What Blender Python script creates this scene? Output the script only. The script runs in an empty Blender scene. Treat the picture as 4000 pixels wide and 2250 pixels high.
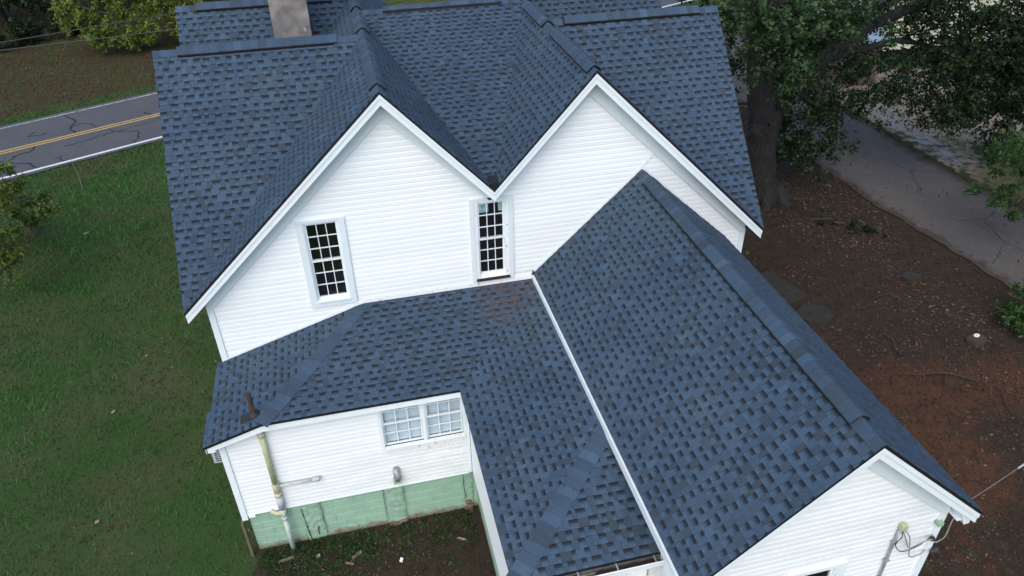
import bpy, math, random
import numpy as np
from mathutils import Vector, Matrix

sc = bpy.context.scene
COL = sc.collection
rng = np.random.default_rng(7)
random.seed(7)

# ------------------------------------------------------------------ camera
CAM = np.array([0.682, -12.3735, 12.8094])
RIGHT = np.array([0.97211336, -0.23402469, -0.01510194])
UP = np.array([0.14496381, 0.54904674, 0.82312403])
FWD = np.array([0.18433968, 0.8023591, -0.56766078])
cd = bpy.data.cameras.new('camera')
cam = bpy.data.objects.new('camera', cd)
COL.objects.link(cam)
cam.matrix_world = Matrix(((RIGHT[0], UP[0], -FWD[0], CAM[0]),
                           (RIGHT[1], UP[1], -FWD[1], CAM[1]),
                           (RIGHT[2], UP[2], -FWD[2], CAM[2]),
                           (0, 0, 0, 1)))
cd.sensor_width = 36.0
cd.lens = 2919.94 / 4000 * 36
cd.clip_start = 0.1
cd.clip_end = 2000
sc.camera = cam

# ------------------------------------------------------------------ light: overcast evening sky
SUN_EL, SUN_AZ = math.radians(50), math.radians(208)   # azimuth clockwise from +Y, the sun stands front-left behind the camera
world = bpy.data.worlds.new('World')
sc.world = world
world.use_nodes = True
wn = world.node_tree.nodes
sky = wn.new('ShaderNodeTexSky')
sky.sky_type = 'NISHITA'
sky.sun_disc = False
sky.sun_elevation = SUN_EL
sky.sun_rotation = SUN_AZ
sky.air_density = 1.0
sky.dust_density = 2.0
bg = wn['Background']
bg.inputs['Strength'].default_value = 0.15
world.node_tree.links.new(sky.outputs[0], bg.inputs[0])
sl = bpy.data.lights.new('sun', 'SUN')
sl.energy = 1.0
sl.angle = math.radians(60)
sl.color = (1.0, 0.985, 0.96)
sun = bpy.data.objects.new('sun', sl)
COL.objects.link(sun)
sd = Vector((math.sin(SUN_AZ) * math.cos(SUN_EL), math.cos(SUN_AZ) * math.cos(SUN_EL), math.sin(SUN_EL)))
sun.rotation_euler = sd.to_track_quat('Z', 'Y').to_euler()
sun.location = (0, -10, 40)
vs = sc.view_settings
vs.view_transform = 'Standard'
vs.look = 'None'
vs.gamma = 1
vs.exposure = 0.78
vs.use_curve_mapping = False
sc.render.engine = 'CYCLES'
sc.cycles.use_denoising = True
sc.cycles.denoiser = 'OPENIMAGEDENOISE'
sc.cycles.denoising_input_passes = 'RGB_ALBEDO_NORMAL'
sc.cycles.denoising_prefilter = 'ACCURATE'
sc.cycles.max_bounces = 6
sc.cycles.transparent_max_bounces = 12

# ------------------------------------------------------------------ materials
def new_mat(name):
    m = bpy.data.materials.new(name)
    m.use_nodes = True
    nt = m.node_tree
    return m, nt, nt.nodes['Principled BSDF']

class NT:
    """small helper to wire shader nodes"""
    def __init__(s, nt): s.nt = nt
    def n(s, typ, **kw):
        nd = s.nt.nodes.new(typ)
        for k, v in kw.items():
            setattr(nd, k, v)
        return nd
    def l(s, a, b): s.nt.links.new(a, b)
    def coord(s, kind='Object'): return s.n('ShaderNodeTexCoord').outputs[kind]
    def pos(s): return s.n('ShaderNodeNewGeometry').outputs['Position']
    def noise(s, vec, scale, detail=3, rough=0.55):
        nd = s.n('ShaderNodeTexNoise')
        nd.inputs['Scale'].default_value = scale
        nd.inputs['Detail'].default_value = detail
        nd.inputs['Roughness'].default_value = rough
        if vec is not None: s.l(vec, nd.inputs['Vector'])
        return nd.outputs['Fac']
    def ramp(s, fac, stops):
        nd = s.n('ShaderNodeValToRGB')
        cr = nd.color_ramp
        while len(cr.elements) < len(stops): cr.elements.new(0.5)
        for e, (p, c) in zip(cr.elements, stops):
            e.position = p
            e.color = (c[0], c[1], c[2], 1) if not isinstance(c, (int, float)) else (c, c, c, 1)
        s.l(fac, nd.inputs[0])
        return nd.outputs[0]
    def mix(s, fac, a, b, blend='MIX'):
        nd = s.n('ShaderNodeMix', data_type='RGBA', blend_type=blend)
        for val, idx in ((fac, 0), (a, 6), (b, 7)):
            if isinstance(val, (int, float)): nd.inputs[idx].default_value = val
            elif isinstance(val, (tuple, list)): nd.inputs[idx].default_value = (*val[:3], 1)
            else: s.l(val, nd.inputs[idx])
        return nd.outputs[2]
    def math(s, op, a, b=0.0, clamp=False):
        nd = s.n('ShaderNodeMath', operation=op)
        nd.use_clamp = clamp
        for val, idx in ((a, 0), (b, 1)):
            if isinstance(val, (int, float)): nd.inputs[idx].default_value = val
            else: s.l(val, nd.inputs[idx])
        return nd.outputs[0]
    def attr(s, name): return s.n('ShaderNodeAttribute', attribute_name=name).outputs['Fac']
    def bump(s, h, strength, dist=0.01):
        nd = s.n('ShaderNodeBump')
        nd.inputs['Strength'].default_value = strength
        nd.inputs['Distance'].default_value = dist
        s.l(h, nd.inputs['Height'])
        return nd.outputs[0]

def simple(name, col, rough=0.6, metal=0.0, var=0.12, scale=8, bump=0.0, spec=0.5, bscale=60):
    m, nt, b = new_mat(name)
    h = NT(nt)
    f = h.noise(h.coord(), scale, 4)
    lo = [c * (1 - var) for c in col]
    hi = [min(1, c * (1 + var)) for c in col]
    h.l(h.ramp(f, [(0.3, lo), (0.7, hi)]), b.inputs['Base Color'])
    b.inputs['Roughness'].default_value = rough
    b.inputs['Metallic'].default_value = metal
    b.inputs['Specular IOR Level'].default_value = spec
    if bump:
        h.l(h.bump(h.noise(h.coord(), bscale, 4), bump), b.inputs['Normal'])
    return m

def shingle_material():
    m, nt, b = new_mat('asphalt_shingle')
    h = NT(nt)
    tone, slot, vv = h.attr('tone'), h.attr('slot'), h.attr('vv')
    c = h.coord()
    tab = h.ramp(tone, [(0.0, (0.0369, 0.0504, 0.0647)), (0.25, (0.0387, 0.0588, 0.0806)), (0.5, (0.0396, 0.0662, 0.0996)),
                        (0.8, (0.045, 0.0777, 0.1187)), (1.0, (0.0549, 0.0935, 0.1399))])
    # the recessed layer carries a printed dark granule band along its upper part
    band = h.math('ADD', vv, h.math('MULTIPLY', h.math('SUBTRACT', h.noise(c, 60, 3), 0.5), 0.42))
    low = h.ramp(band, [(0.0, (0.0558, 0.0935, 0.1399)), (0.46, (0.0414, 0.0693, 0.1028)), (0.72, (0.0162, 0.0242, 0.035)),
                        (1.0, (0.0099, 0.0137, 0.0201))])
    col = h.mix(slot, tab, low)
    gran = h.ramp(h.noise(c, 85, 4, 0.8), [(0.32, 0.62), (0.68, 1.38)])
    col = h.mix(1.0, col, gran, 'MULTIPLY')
    blotch = h.ramp(h.noise(h.pos(), 0.9, 5, 0.65), [(0.3, (0.82, 0.85, 0.90)), (0.72, (1.16, 1.10, 1.04))])
    col = h.mix(1.0, col, blotch, 'MULTIPLY')
    # brown leaf dust that has settled where the low roofs meet under the gables
    sx = h.n('ShaderNodeSeparateXYZ'); h.l(h.pos(), sx.inputs[0])
    dx = h.math('MULTIPLY', h.math('SUBTRACT', sx.outputs[0], 3.35), 1.1); dy = h.math('SUBTRACT', sx.outputs[1], -0.35)
    dd = h.math('SQRT', h.math('ADD', h.math('MULTIPLY', dx, dx), h.math('MULTIPLY', dy, dy)))
    dust = h.math('MULTIPLY', h.ramp(dd, [(0.35, 1.0), (1.0, 0.0)]), h.ramp(h.noise(h.pos(), 7, 5, 0.7), [(0.42, 0.0), (0.62, 0.75)]))
    dust = h.math('MULTIPLY', dust, h.math('LESS_THAN', sx.outputs[2], 4.6))
    col = h.mix(dust, col, (0.085, 0.062, 0.050))
    h.l(col, b.inputs['Base Color'])
    b.inputs['Roughness'].default_value = 0.9
    b.inputs['Specular IOR Level'].default_value = 0.25
    h.l(h.bump(h.noise(c, 260, 2), 0.35, 0.004), b.inputs['Normal'])
    return m

def siding_material():
    m, nt, b = new_mat('white_vinyl')
    h = NT(nt)
    p = h.pos()
    col = h.mix(h.noise(p, 1.3, 3), (0.77, 0.80, 0.80), (0.81, 0.835, 0.835))
    # mildew and splash dirt with its own ragged shape
    mp = h.n('ShaderNodeMapping'); mp.inputs['Scale'].default_value = (1.0, 1.0, 4.0)
    h.l(p, mp.inputs['Vector'])
    n1 = h.noise(mp.outputs[0], 1.6, 6, 0.7)
    n2 = h.noise(p, 24, 4, 0.7)
    d = h.attr('dirt')
    f = h.math('MULTIPLY', d, h.math('MULTIPLY', h.ramp(n1, [(0.36, 0.0), (0.56, 1.0)]), h.ramp(n2, [(0.35, 0.15), (0.65, 1.0)])))
    oi = h.n('ShaderNodeObjectInfo')
    col = h.mix(1.0, col, h.ramp(oi.outputs['Random'], [(0.0, 0.965), (1.0, 1.02)]), 'MULTIPLY')
    col = h.mix(f, col, (0.24, 0.25, 0.19))
    h.l(col, b.inputs['Base Color'])
    b.inputs['Roughness'].default_value = 0.45
    b.inputs['Specular IOR Level'].default_value = 0.3
    return m

def leaf_material(name, cols, trans=0.35, rough=0.5):
    m, nt, b = new_mat(name)
    h = NT(nt)
    t = h.attr('tone')
    n = len(cols) - 1
    col = h.ramp(t, [(i / n, c) for i, c in enumerate(cols)])
    h.l(col, b.inputs['Base Color'])
    b.inputs['Roughness'].default_value = rough
    b.inputs['Specular IOR Level'].default_value = 0.3
    if trans:
        tr = h.n('ShaderNodeBsdfTranslucent')
        h.l(h.mix(1.0, col, (1.2, 1.25, 0.6), 'MULTIPLY'), tr.inputs['Color'])
        ms = h.n('ShaderNodeMixShader')
        ms.inputs[0].default_value = trans
        h.l(b.outputs[0], ms.inputs[1]); h.l(tr.outputs[0], ms.inputs[2])
        h.l(ms.outputs[0], nt.nodes['Material Output'].inputs['Surface'])
    return m

def glass_material():
    m, nt, b = new_mat('window_glass')
    h = NT(nt)
    tr = h.n('ShaderNodeBsdfTransparent'); tr.inputs[0].default_value = (0.93, 0.96, 0.96, 1)
    gl = h.n('ShaderNodeBsdfGlossy'); gl.inputs['Roughness'].default_value = 0.03
    lw = h.n('ShaderNodeLayerWeight'); lw.inputs['Blend'].default_value = 0.5
    fz = h.math('ADD', h.math('MULTIPLY', h.math('POWER', lw.outputs['Facing'], 5.0), 0.95), 0.04)
    ms = h.n('ShaderNodeMixShader')
    h.l(fz, ms.inputs[0]); h.l(tr.outputs[0], ms.inputs[1]); h.l(gl.outputs[0], ms.inputs[2])
    h.l(ms.outputs[0], nt.nodes['Material Output'].inputs['Surface'])
    return m

def ground_material():
    m, nt, b = new_mat('ground_soil_and_turf')
    h = NT(nt)
    p = h.pos()
    big, mid, fine = h.noise(p, 0.45, 4), h.noise(p, 2.6, 4), h.noise(p, 26, 4, 0.7)
    def mask(a):   # ragged edge of a painted zone weight
        v = h.math('ADD', h.attr(a), h.math('MULTIPLY', h.math('SUBTRACT', mid, 0.5), 0.9))
        return h.ramp(v, [(0.38, 0.0), (0.62, 1.0)])
    lawn = h.mix(h.ramp(big, [(0.35, 0.0), (0.65, 1.0)]), (0.028, 0.065, 0.015), (0.054, 0.065, 0.028))
    litter = h.mix(fine, (0.017, 0.0115, 0.0082), (0.066, 0.047, 0.035))
    litter = h.mix(h.ramp(mid, [(0.4, 0.0), (0.7, 0.6)]), litter, (0.022, 0.020, 0.015))
    clay = h.mix(fine, (0.042, 0.0185, 0.0105), (0.112, 0.056, 0.034))
    tan = h.mix(fine, (0.20, 0.150, 0.112), (0.40, 0.315, 0.245))
    gravel = h.mix(fine, (0.17, 0.165, 0.16), (0.40, 0.40, 0.40))
    dry = h.mix(fine, (0.045, 0.055, 0.014), (0.11, 0.12, 0.03))
    col = lawn
    bank = h.mix(fine, (0.026, 0.017, 0.010), (0.080, 0.050, 0.030))
    for a, c in (('bank', bank), ('litter', litter), ('clay', clay), ('tan', tan), ('gravel', gravel), ('dry', dry)):
        col = h.mix(mask(a), col, c)
    h.l(col, b.inputs['Base Color'])
    b.inputs['Roughness'].default_value = 1.0
    b.inputs['Specular IOR Level'].default_value = 0.1
    h.l(h.bump(fine, 0.8, 0.03), b.inputs['Normal'])
    return m

def asphalt_material(name, base, tint):
    m, nt, b = new_mat(name)
    h = NT(nt)
    p = h.pos()
    f = h.noise(p, 55, 3, 0.7)
    col = h.mix(f, [c * 0.65 for c in base], [c * 1.45 for c in base])
    col = h.mix(h.ramp(h.noise(p, 0.6, 4), [(0.4, 0.0), (0.75, 0.55)]), col, tint)
    col = h.mix(1.0, col, h.ramp(h.noise(p, 9, 5, 0.75), [(0.3, 0.80), (0.7, 1.22)]), 'MULTIPLY')
    h.l(col, b.inputs['Base Color'])
    b.inputs['Roughness'].default_value = 0.9
    b.inputs['Specular IOR Level'].default_value = 0.25
    h.l(h.bump(f, 0.5, 0.01), b.inputs['Normal'])
    return m

def paint_material(name, col, wear):
    m, nt, b = new_mat(name)
    h = NT(nt)
    p = h.pos()
    w = h.ramp(h.noise(p, 14, 5, 0.75), [(wear - 0.06, 0.0), (wear + 0.06, 1.0)])
    h.l(h.mix(w, (0.09, 0.09, 0.09), col), b.inputs['Base Color'])
    b.inputs['Roughness'].default_value = 0.7
    return m

def bark_material(name, a, c):
    m, nt, b = new_mat(name)
    h = NT(nt)
    mp = h.n('ShaderNodeMapping'); mp.inputs['Scale'].default_value = (7, 7, 1.1)
    h.l(h.pos(), mp.inputs['Vector'])
    f = h.noise(mp.outputs[0], 2.2, 6, 0.7)
    col = h.mix(h.ramp(f, [(0.35, 0.0), (0.65, 1.0)]), a, c)
    lich = h.ramp(h.noise(h.pos(), 5, 4), [(0.62, 0.0), (0.72, 0.5)])
    h.l(h.mix(lich, col, (0.09, 0.095, 0.085)), b.inputs['Base Color'])
    b.inputs['Roughness'].default_value = 0.95
    h.l(h.bump(f, 1.0, 0.05), b.inputs['Normal'])
    return m

M = {}
M['shingle'] = shingle_material()
M['siding'] = siding_material()
M['trim'] = simple('white_painted_trim', (0.73, 0.785, 0.80), 0.4, var=0.03, scale=3)
M['trim_cool'] = simple('cool_white_trim_coil', (0.65, 0.72, 0.74), 0.5, var=0.03, scale=3)
M['trim_old'] = None
m, nt, b = new_mat('peeling_white_paint')
h = NT(nt)
mp = h.n('ShaderNodeMapping'); mp.inputs['Scale'].default_value = (9, 9, 3)
h.l(h.pos(), mp.inputs['Vector'])
pf = h.ramp(h.noise(mp.outputs[0], 2.2, 6, 0.75), [(0.60, 0.0), (0.645, 1.0)])
h.l(h.mix(pf, (0.76, 0.77, 0.76), (0.20, 0.17, 0.14)), b.inputs['Base Color'])
b.inputs['Roughness'].default_value = 0.7
h.l(h.bump(h.math('MULTIPLY', pf, -1.0), 0.5, 0.004), b.inputs['Normal'])
M['trim_old'] = m
M['black_edge'] = simple('black_drip_edge', (0.008, 0.008, 0.010), 0.5, var=0.2)
M['vent_black'] = simple('black_ridge_vent', (0.006, 0.006, 0.007), 0.8, var=0.2)
M['glass'] = glass_material()
M['dark'] = simple('unlit_interior', (0.035, 0.031, 0.028), 0.9, var=0.3)
M['blind'] = simple('pale_blind', (0.60, 0.66, 0.74), 0.6, var=0.05)
M['sticker'] = simple('paper_sticker', (0.40, 0.56, 0.58), 0.5, var=0.05)
M['sticker_print'] = simple('teal_print', (0.02, 0.09, 0.12), 0.5, var=0.05)
M['sticker_plain'] = simple('pale_green_sticker', (0.36, 0.46, 0.40), 0.5, var=0.08)
M['green'] = simple('green_masonry_paint', (0.27, 0.425, 0.31), 0.75, var=0.10, scale=2.5, bump=0.35, bscale=45)
def splash(m):
    nt = m.node_tree; h = NT(nt); b = nt.nodes['Principled BSDF']
    src = b.inputs['Base Color'].links[0].from_socket
    sx = h.n('ShaderNodeSeparateXYZ'); h.l(h.pos(), sx.inputs[0])
    lvl = h.math('ADD', sx.outputs[2], h.math('MULTIPLY', h.math('SUBTRACT', h.noise(h.pos(), 5, 5, 0.7), 0.5), 0.55))
    f = h.ramp(lvl, [(0.0, 0.85), (0.16, 0.0)])
    run = h.math('MULTIPLY', h.ramp(h.noise(h.pos(), 3.2, 6, 0.75), [(0.52, 0.0), (0.70, 0.35)]), 1.0)
    col = h.mix(f, h.mix(run, src, (0.20, 0.27, 0.19)), (0.17, 0.12, 0.085))
    h.l(col, b.inputs['Base Color'])
    return m
splash(M['green'])
M['mortar'] = simple('green_mortar', (0.29, 0.44, 0.33), 0.85, var=0.08)
M['green_rough'] = simple('green_render_over_stone', (0.25, 0.39, 0.285), 0.9, var=0.22, scale=9, bump=1.0, bscale=14)
splash(M['mortar'])
M['pipe'] = simple('pale_green_pipe_paint', (0.38, 0.43, 0.25), 0.6, var=0.18, scale=6)
M['pipe_cream'] = simple('cream_pipe_fitting', (0.44, 0.41, 0.26), 0.6, var=0.2, scale=10)
M['pipe_grey'] = simple('grey_pipe_sleeve', (0.42, 0.44, 0.50), 0.5, var=0.1)
M['pipe_pale'] = simple('pale_grey_green_pipe', (0.42, 0.47, 0.42), 0.6, var=0.15, scale=9)
M['rust'] = simple('rusty_iron', (0.055, 0.028, 0.018), 0.85, var=0.5, scale=14, bump=0.3)
M['rubber'] = simple('black_rubber_boot', (0.015, 0.015, 0.018), 0.7, var=0.2)
M['chimney'] = simple('grey_render', (0.19, 0.175, 0.16), 0.95, var=0.42, scale=3.2, bump=0.5, bscale=30)
M['chimney_base'] = simple('worn_chimney_edge', (0.33, 0.28, 0.25), 0.95, var=0.4, scale=6, bump=0.8, bscale=22)
M['alu'] = simple('white_aluminium_gutter', (0.76, 0.78, 0.80), 0.4, var=0.04)
M['gutter_in'] = simple('dirty_gutter_inside', (0.11, 0.105, 0.095), 0.8, var=0.4, scale=10)
M['debris'] = simple('rotting_leaf_debris', (0.022, 0.014, 0.010), 1.0, var=0.6, scale=30, bump=1.0, bscale=40)
M['grey_metal'] = simple('grey_galvanised', (0.30, 0.31, 0.33), 0.5, 0.3, var=0.2)
M['cable'] = simple('weathered_cable', (0.26, 0.25, 0.22), 0.7, var=0.2)
M['cable_mid'] = simple('grey_cable_sheath', (0.11, 0.10, 0.09), 0.8, var=0.2)
M['cable_dark'] = simple('dark_cable', (0.03, 0.036, 0.036), 0.6, var=0.2)
M['wood_post'] = simple('weathered_timber', (0.12, 0.092, 0.058), 0.9, var=0.25, scale=12)
M['brick'] = simple('old_red_stone', (0.14, 0.085, 0.06), 0.95, var=0.45, scale=12, bump=0.8)
M['concrete_dark'] = simple('mossy_concrete', (0.022, 0.019, 0.015), 0.95, var=0.35, scale=6, bump=0.4)
M['scar'] = simple('dark_wall_crack', (0.045, 0.052, 0.036), 0.95, var=0.4)
M['box_brown'] = simple('brown_plastic', (0.055, 0.038, 0.030), 0.6, var=0.15)
M['white_plastic'] = simple('white_plastic', (0.80, 0.80, 0.80), 0.4, var=0.02)
M['ac'] = simple('grey_ac_plastic', (0.36, 0.38, 0.42), 0.5, var=0.06)
M['twig'] = simple('dead_twig', (0.032, 0.025, 0.020), 0.9, var=0.35, scale=15)
M['scrap'] = simple('pale_scrap', (0.17, 0.165, 0.13), 0.8, var=0.15)
M['cream_siding'] = simple('cream_siding', (0.60, 0.57, 0.42), 0.6, var=0.06)
M['metal_roof'] = simple('blue_grey_metal_roof', (0.32, 0.38, 0.44), 0.5, var=0.1)
M['bark_oak'] = bark_material('oak_bark', (0.008, 0.007, 0.0065), (0.032, 0.029, 0.027))
M['bark_grey'] = bark_material('grey_bark', (0.05, 0.042, 0.034), (0.16, 0.14, 0.12))
M['leaf_oak'] = leaf_material('oak_leaf', [(0.0056, 0.0112, 0.0039), (0.0118, 0.0248, 0.0081), (0.0232, 0.0496, 0.0155), (0.0546, 0.1091, 0.0338)], 0.25)
M['leaf_yellow'] = leaf_material('yellowing_leaf', [(0.0396, 0.066, 0.0123), (0.0816, 0.1248, 0.0211), (0.15, 0.19, 0.032), (0.26, 0.26, 0.0468)], 0.3)
M['leaf_lime'] = leaf_material('lime_green_leaf', [(0.022, 0.046, 0.010), (0.045, 0.086, 0.016), (0.085, 0.125, 0.022), (0.15, 0.165, 0.032)], 0.3)
M['leaf_dark'] = leaf_material('dark_wood_leaf', [(0.006, 0.0135, 0.0053), (0.012, 0.0255, 0.0083), (0.021, 0.0413, 0.012)], 0.25)
M['leaf_bright'] = leaf_material('bright_green_leaf', [(0.0176, 0.0416, 0.0112), (0.032, 0.076, 0.0192), (0.056, 0.12, 0.032)], 0.3)
M['grass'] = leaf_material('grass_blade', [(0.100, 0.092, 0.048), (0.042, 0.074, 0.020), (0.037, 0.112, 0.024), (0.054, 0.178, 0.031)], 0.2, 0.7)
M['litter'] = leaf_material('dead_leaf', [(0.021, 0.0126, 0.0077), (0.042, 0.0252, 0.0147), (0.0735, 0.049, 0.0301), (0.14, 0.1085, 0.0735)], 0.0, 0.9)
M['ground'] = ground_material()
M['road'] = asphalt_material('road_asphalt', (0.068, 0.072, 0.080), (0.095, 0.094, 0.096))
M['drive'] = asphalt_material('old_driveway_asphalt', (0.076, 0.071, 0.070), (0.125, 0.105, 0.090))
nt = M['drive'].node_tree; h = NT(nt); b = nt.nodes['Principled BSDF']
src = b.inputs['Base Color'].links[0].from_socket
ew = h.math('ADD', h.attr('edge'), h.math('MULTIPLY', h.math('SUBTRACT', h.noise(h.pos(), 1.7, 6, 0.72), 0.5), 1.5))
h.l(h.mix(h.ramp(ew, [(0.55, 0.0), (0.85, 0.9)]), src, h.mix(h.noise(h.pos(), 26, 4, 0.7), (0.022, 0.016, 0.012), (0.075, 0.055, 0.042))), b.inputs['Base Color'])
M['line_white'] = paint_material('white_road_paint', (0.62, 0.63, 0.64), 0.36)
M['line_worn'] = paint_material('worn_white_road_paint', (0.50, 0.51, 0.52), 0.47)
M['line_yellow'] = paint_material('yellow_road_paint', (0.47, 0.30, 0.075), 0.42)
M['crack'] = simple('tar_crack', (0.012, 0.012, 0.014), 0.6, var=0.2)

# ------------------------------------------------------------------ mesh helpers
class MB:
    """collects geometry and links it as one mesh object"""
    def __init__(s): s.v, s.f, s.fa, s.ca = [], [], {}, {}
    def add(s, verts, faces):
        o = len(s.v)
        s.v.extend([tuple(map(float, q)) for q in verts])
        s.f.extend([tuple(i + o for i in f) for f in faces])
        return o
    def box(s, a, b):
        x0, y0, z0 = (min(a[i], b[i]) for i in range(3)); x1, y1, z1 = (max(a[i], b[i]) for i in range(3))
        s.add([(x0, y0, z0), (x1, y0, z0), (x1, y1, z0), (x0, y1, z0), (x0, y0, z1), (x1, y0, z1), (x1, y1, z1), (x0, y1, z1)],
              [(0, 3, 2, 1), (4, 5, 6, 7), (0, 1, 5, 4), (1, 2, 6, 5), (2, 3, 7, 6), (3, 0, 4, 7)])
        return s
    def obox(s, c, ax, ay, az):
        """box from a centre and three half-extent vectors"""
        c, ax, ay, az = map(np.asarray, (c, ax, ay, az))
        vs_ = [c + i * ax + j * ay + k * az for k in (-1, 1) for j in (-1, 1) for i in (-1, 1)]
        s.add(vs_, [(0, 2, 3, 1), (4, 5, 7, 6), (0, 1, 5, 4), (1, 3, 7, 5), (3, 2, 6, 7), (2, 0, 4, 6)])
        return s
    def prism(s, poly, off):
        """planar polygon extruded by a vector"""
        n = len(poly); off = np.asarray(off, float)
        top = [np.asarray(p, float) for p in poly]
        s.add(top + [p + off for p in top],
              [tuple(range(n)), tuple(range(2 * n - 1, n - 1, -1))] + [(i, n + i, n + (i + 1) % n, (i + 1) % n) for i in range(n)])
        return s
    def tube(s, pts, radii, seg=8, cap=True):
        pts = [np.asarray(p, float) for p in pts]
        if isinstance(radii, (int, float)): radii = [radii] * len(pts)
        rings = []
        ref = np.array([0.31, 0.17, 0.93])
        for i, p in enumerate(pts):
            t = pts[min(i + 1, len(pts) - 1)] - pts[max(i - 1, 0)]
            t /= np.linalg.norm(t) + 1e-9
            a = np.cross(t, ref)
            if np.linalg.norm(a) < 0.2: a = np.cross(t, [1, 0, 0.0])
            a /= np.linalg.norm(a); b_ = np.cross(t, a)
            rings += [p + radii[i] * (math.cos(2 * math.pi * k / seg) * a + math.sin(2 * math.pi * k / seg) * b_) for k in range(seg)]
        fs = []
        for i in range(len(pts) - 1):
            for k in range(seg):
                k2 = (k + 1) % seg
                fs.append((i * seg + k, i * seg + k2, (i + 1) * seg + k2, (i + 1) * seg + k))
        if cap:
            fs.append(tuple(range(seg - 1, -1, -1)))
            fs.append(tuple((len(pts) - 1) * seg + k for k in range(seg)))
        s.add(rings, fs)
        return s
    def build(s, name, mat, parent=None, smooth=False, face_attrs=None, corner_attrs=None):
        me = bpy.data.meshes.new(name)
        me.from_pydata(s.v, [], s.f)
        me.materials.append(mat)
        for k, vals in (face_attrs or {}).items():
            me.attributes.new(k, 'FLOAT', 'FACE').data.foreach_set('value', np.asarray(vals, np.float32))
        for k, vals in (corner_attrs or {}).items():
            me.attributes.new(k, 'FLOAT', 'CORNER').data.foreach_set('value', np.asarray(vals, np.float32))
        if smooth: me.polygons.foreach_set('use_smooth', [True] * len(me.polygons))
        return link(name, me, parent)

def link(name, data, parent=None):
    o = bpy.data.objects.new(name, data)
    COL.objects.link(o)
    if parent is not None: o.parent = parent
    return o
def tag(o, label=None, cat=None, group=None, kind=None):
    for k, v in (('label', label), ('category', cat), ('group', group), ('kind', kind)):
        if v: o[k] = v
    return o
def thing(name, label, cat, group=None, loc=(0, 0, 0)):
    o = link(name, None)
    o.location = loc
    return tag(o, label, cat, group)

def quads_mesh(name, mat, V, tone, nv=4, tris=((0, 1, 2), (0, 2, 3)), parent=None):
    """V: (N, nv, 3) little pieces (leaves, blades) joined into one mesh"""
    N = len(V)
    me = bpy.data.meshes.new(name)
    me.vertices.add(N * nv)
    me.vertices.foreach_set('co', np.ascontiguousarray(V, np.float32).ravel())
    T = np.array(tris); nt_ = len(T)
    idx = (np.arange(N)[:, None, None] * nv + T[None]).reshape(-1)
    me.loops.add(len(idx)); me.loops.foreach_set('vertex_index', idx.astype(np.int32))
    me.polygons.add(N * nt_)
    me.polygons.foreach_set('loop_start', np.arange(0, 3 * N * nt_, 3, dtype=np.int32))
    me.update(calc_edges=True)
    me.materials.append(mat)
    me.attributes.new('tone', 'FLOAT', 'FACE').data.foreach_set('value', np.repeat(tone, nt_).astype(np.float32))
    return link(name, me, parent)

def unit(a): a = np.asarray(a, float); return a / (np.linalg.norm(a, axis=-1, keepdims=True) + 1e-9)

def leaves_at(centres, size, r, droop=0.25, per=6, spread=None):
    """rosettes of diamond leaves, `per` to a twig tip"""
    n = len(centres)
    axis = unit(r.normal(size=(n, 3)) + np.array([0, 0, 0.55]))
    az = r.uniform(0, 2 * np.pi, (n, per)) * 0.25 + np.arange(per)[None] * 2 * np.pi / per
    a = unit(np.cross(axis, r.normal(size=(n, 3)))); b_ = np.cross(axis, a)
    el = r.uniform(-0.2, 0.8, (n, per))
    d = (np.cos(az)[..., None] * a[:, None] + np.sin(az)[..., None] * b_[:, None]) * np.cos(el)[..., None] + axis[:, None] * np.sin(el)[..., None]
    d[..., 2] -= droop; d = unit(d)
    side = unit(np.cross(d, axis[:, None] + 0.3 * r.normal(size=(n, per, 3))))
    L = size * r.uniform(0.7, 1.3, (n, per, 1))
    W = L * r.uniform(0.20, 0.30, (n, per, 1))
    base = centres[:, None] + d * L * 0.12
    up_ = np.cross(side, d)
    V = np.stack([base, base + d * L * 0.58 + side * W + up_ * W * 0.25, base + d * L, base + d * L * 0.58 - side * W + up_ * W * 0.25], axis=2)
    return V.reshape(-1, 4, 3)

# ------------------------------------------------------------------ the ground
def seg_dist(px, py, a, b_):
    ax, ay = a; bx, by = b_
    dx, dy = bx - ax, by - ay
    t = np.clip(((px - ax) * dx + (py - ay) * dy) / (dx * dx + dy * dy), 0, 1)
    return np.hypot(px - ax - t * dx, py - ay - t * dy)
RD = unit(np.array([5.26, 2.5])); RN = np.array([-RD[1], RD[0]])     # along the road and across it
R0 = np.array([-12.37, 18.33])
ROAD_W = 5.80
def road_s(x, y): return (x - R0[0]) * RN[0] + (y - R0[1]) * RN[1]
def sm(v, a, b_):
    t = np.clip((v - a) / (b_ - a), 0, 1); return t * t * (3 - 2 * t)
def blob(x, y, cx, cy, rx, ry): return 1 - sm(np.hypot((x - cx) / rx, (y - cy) / ry), 0.6, 1.25)

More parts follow.
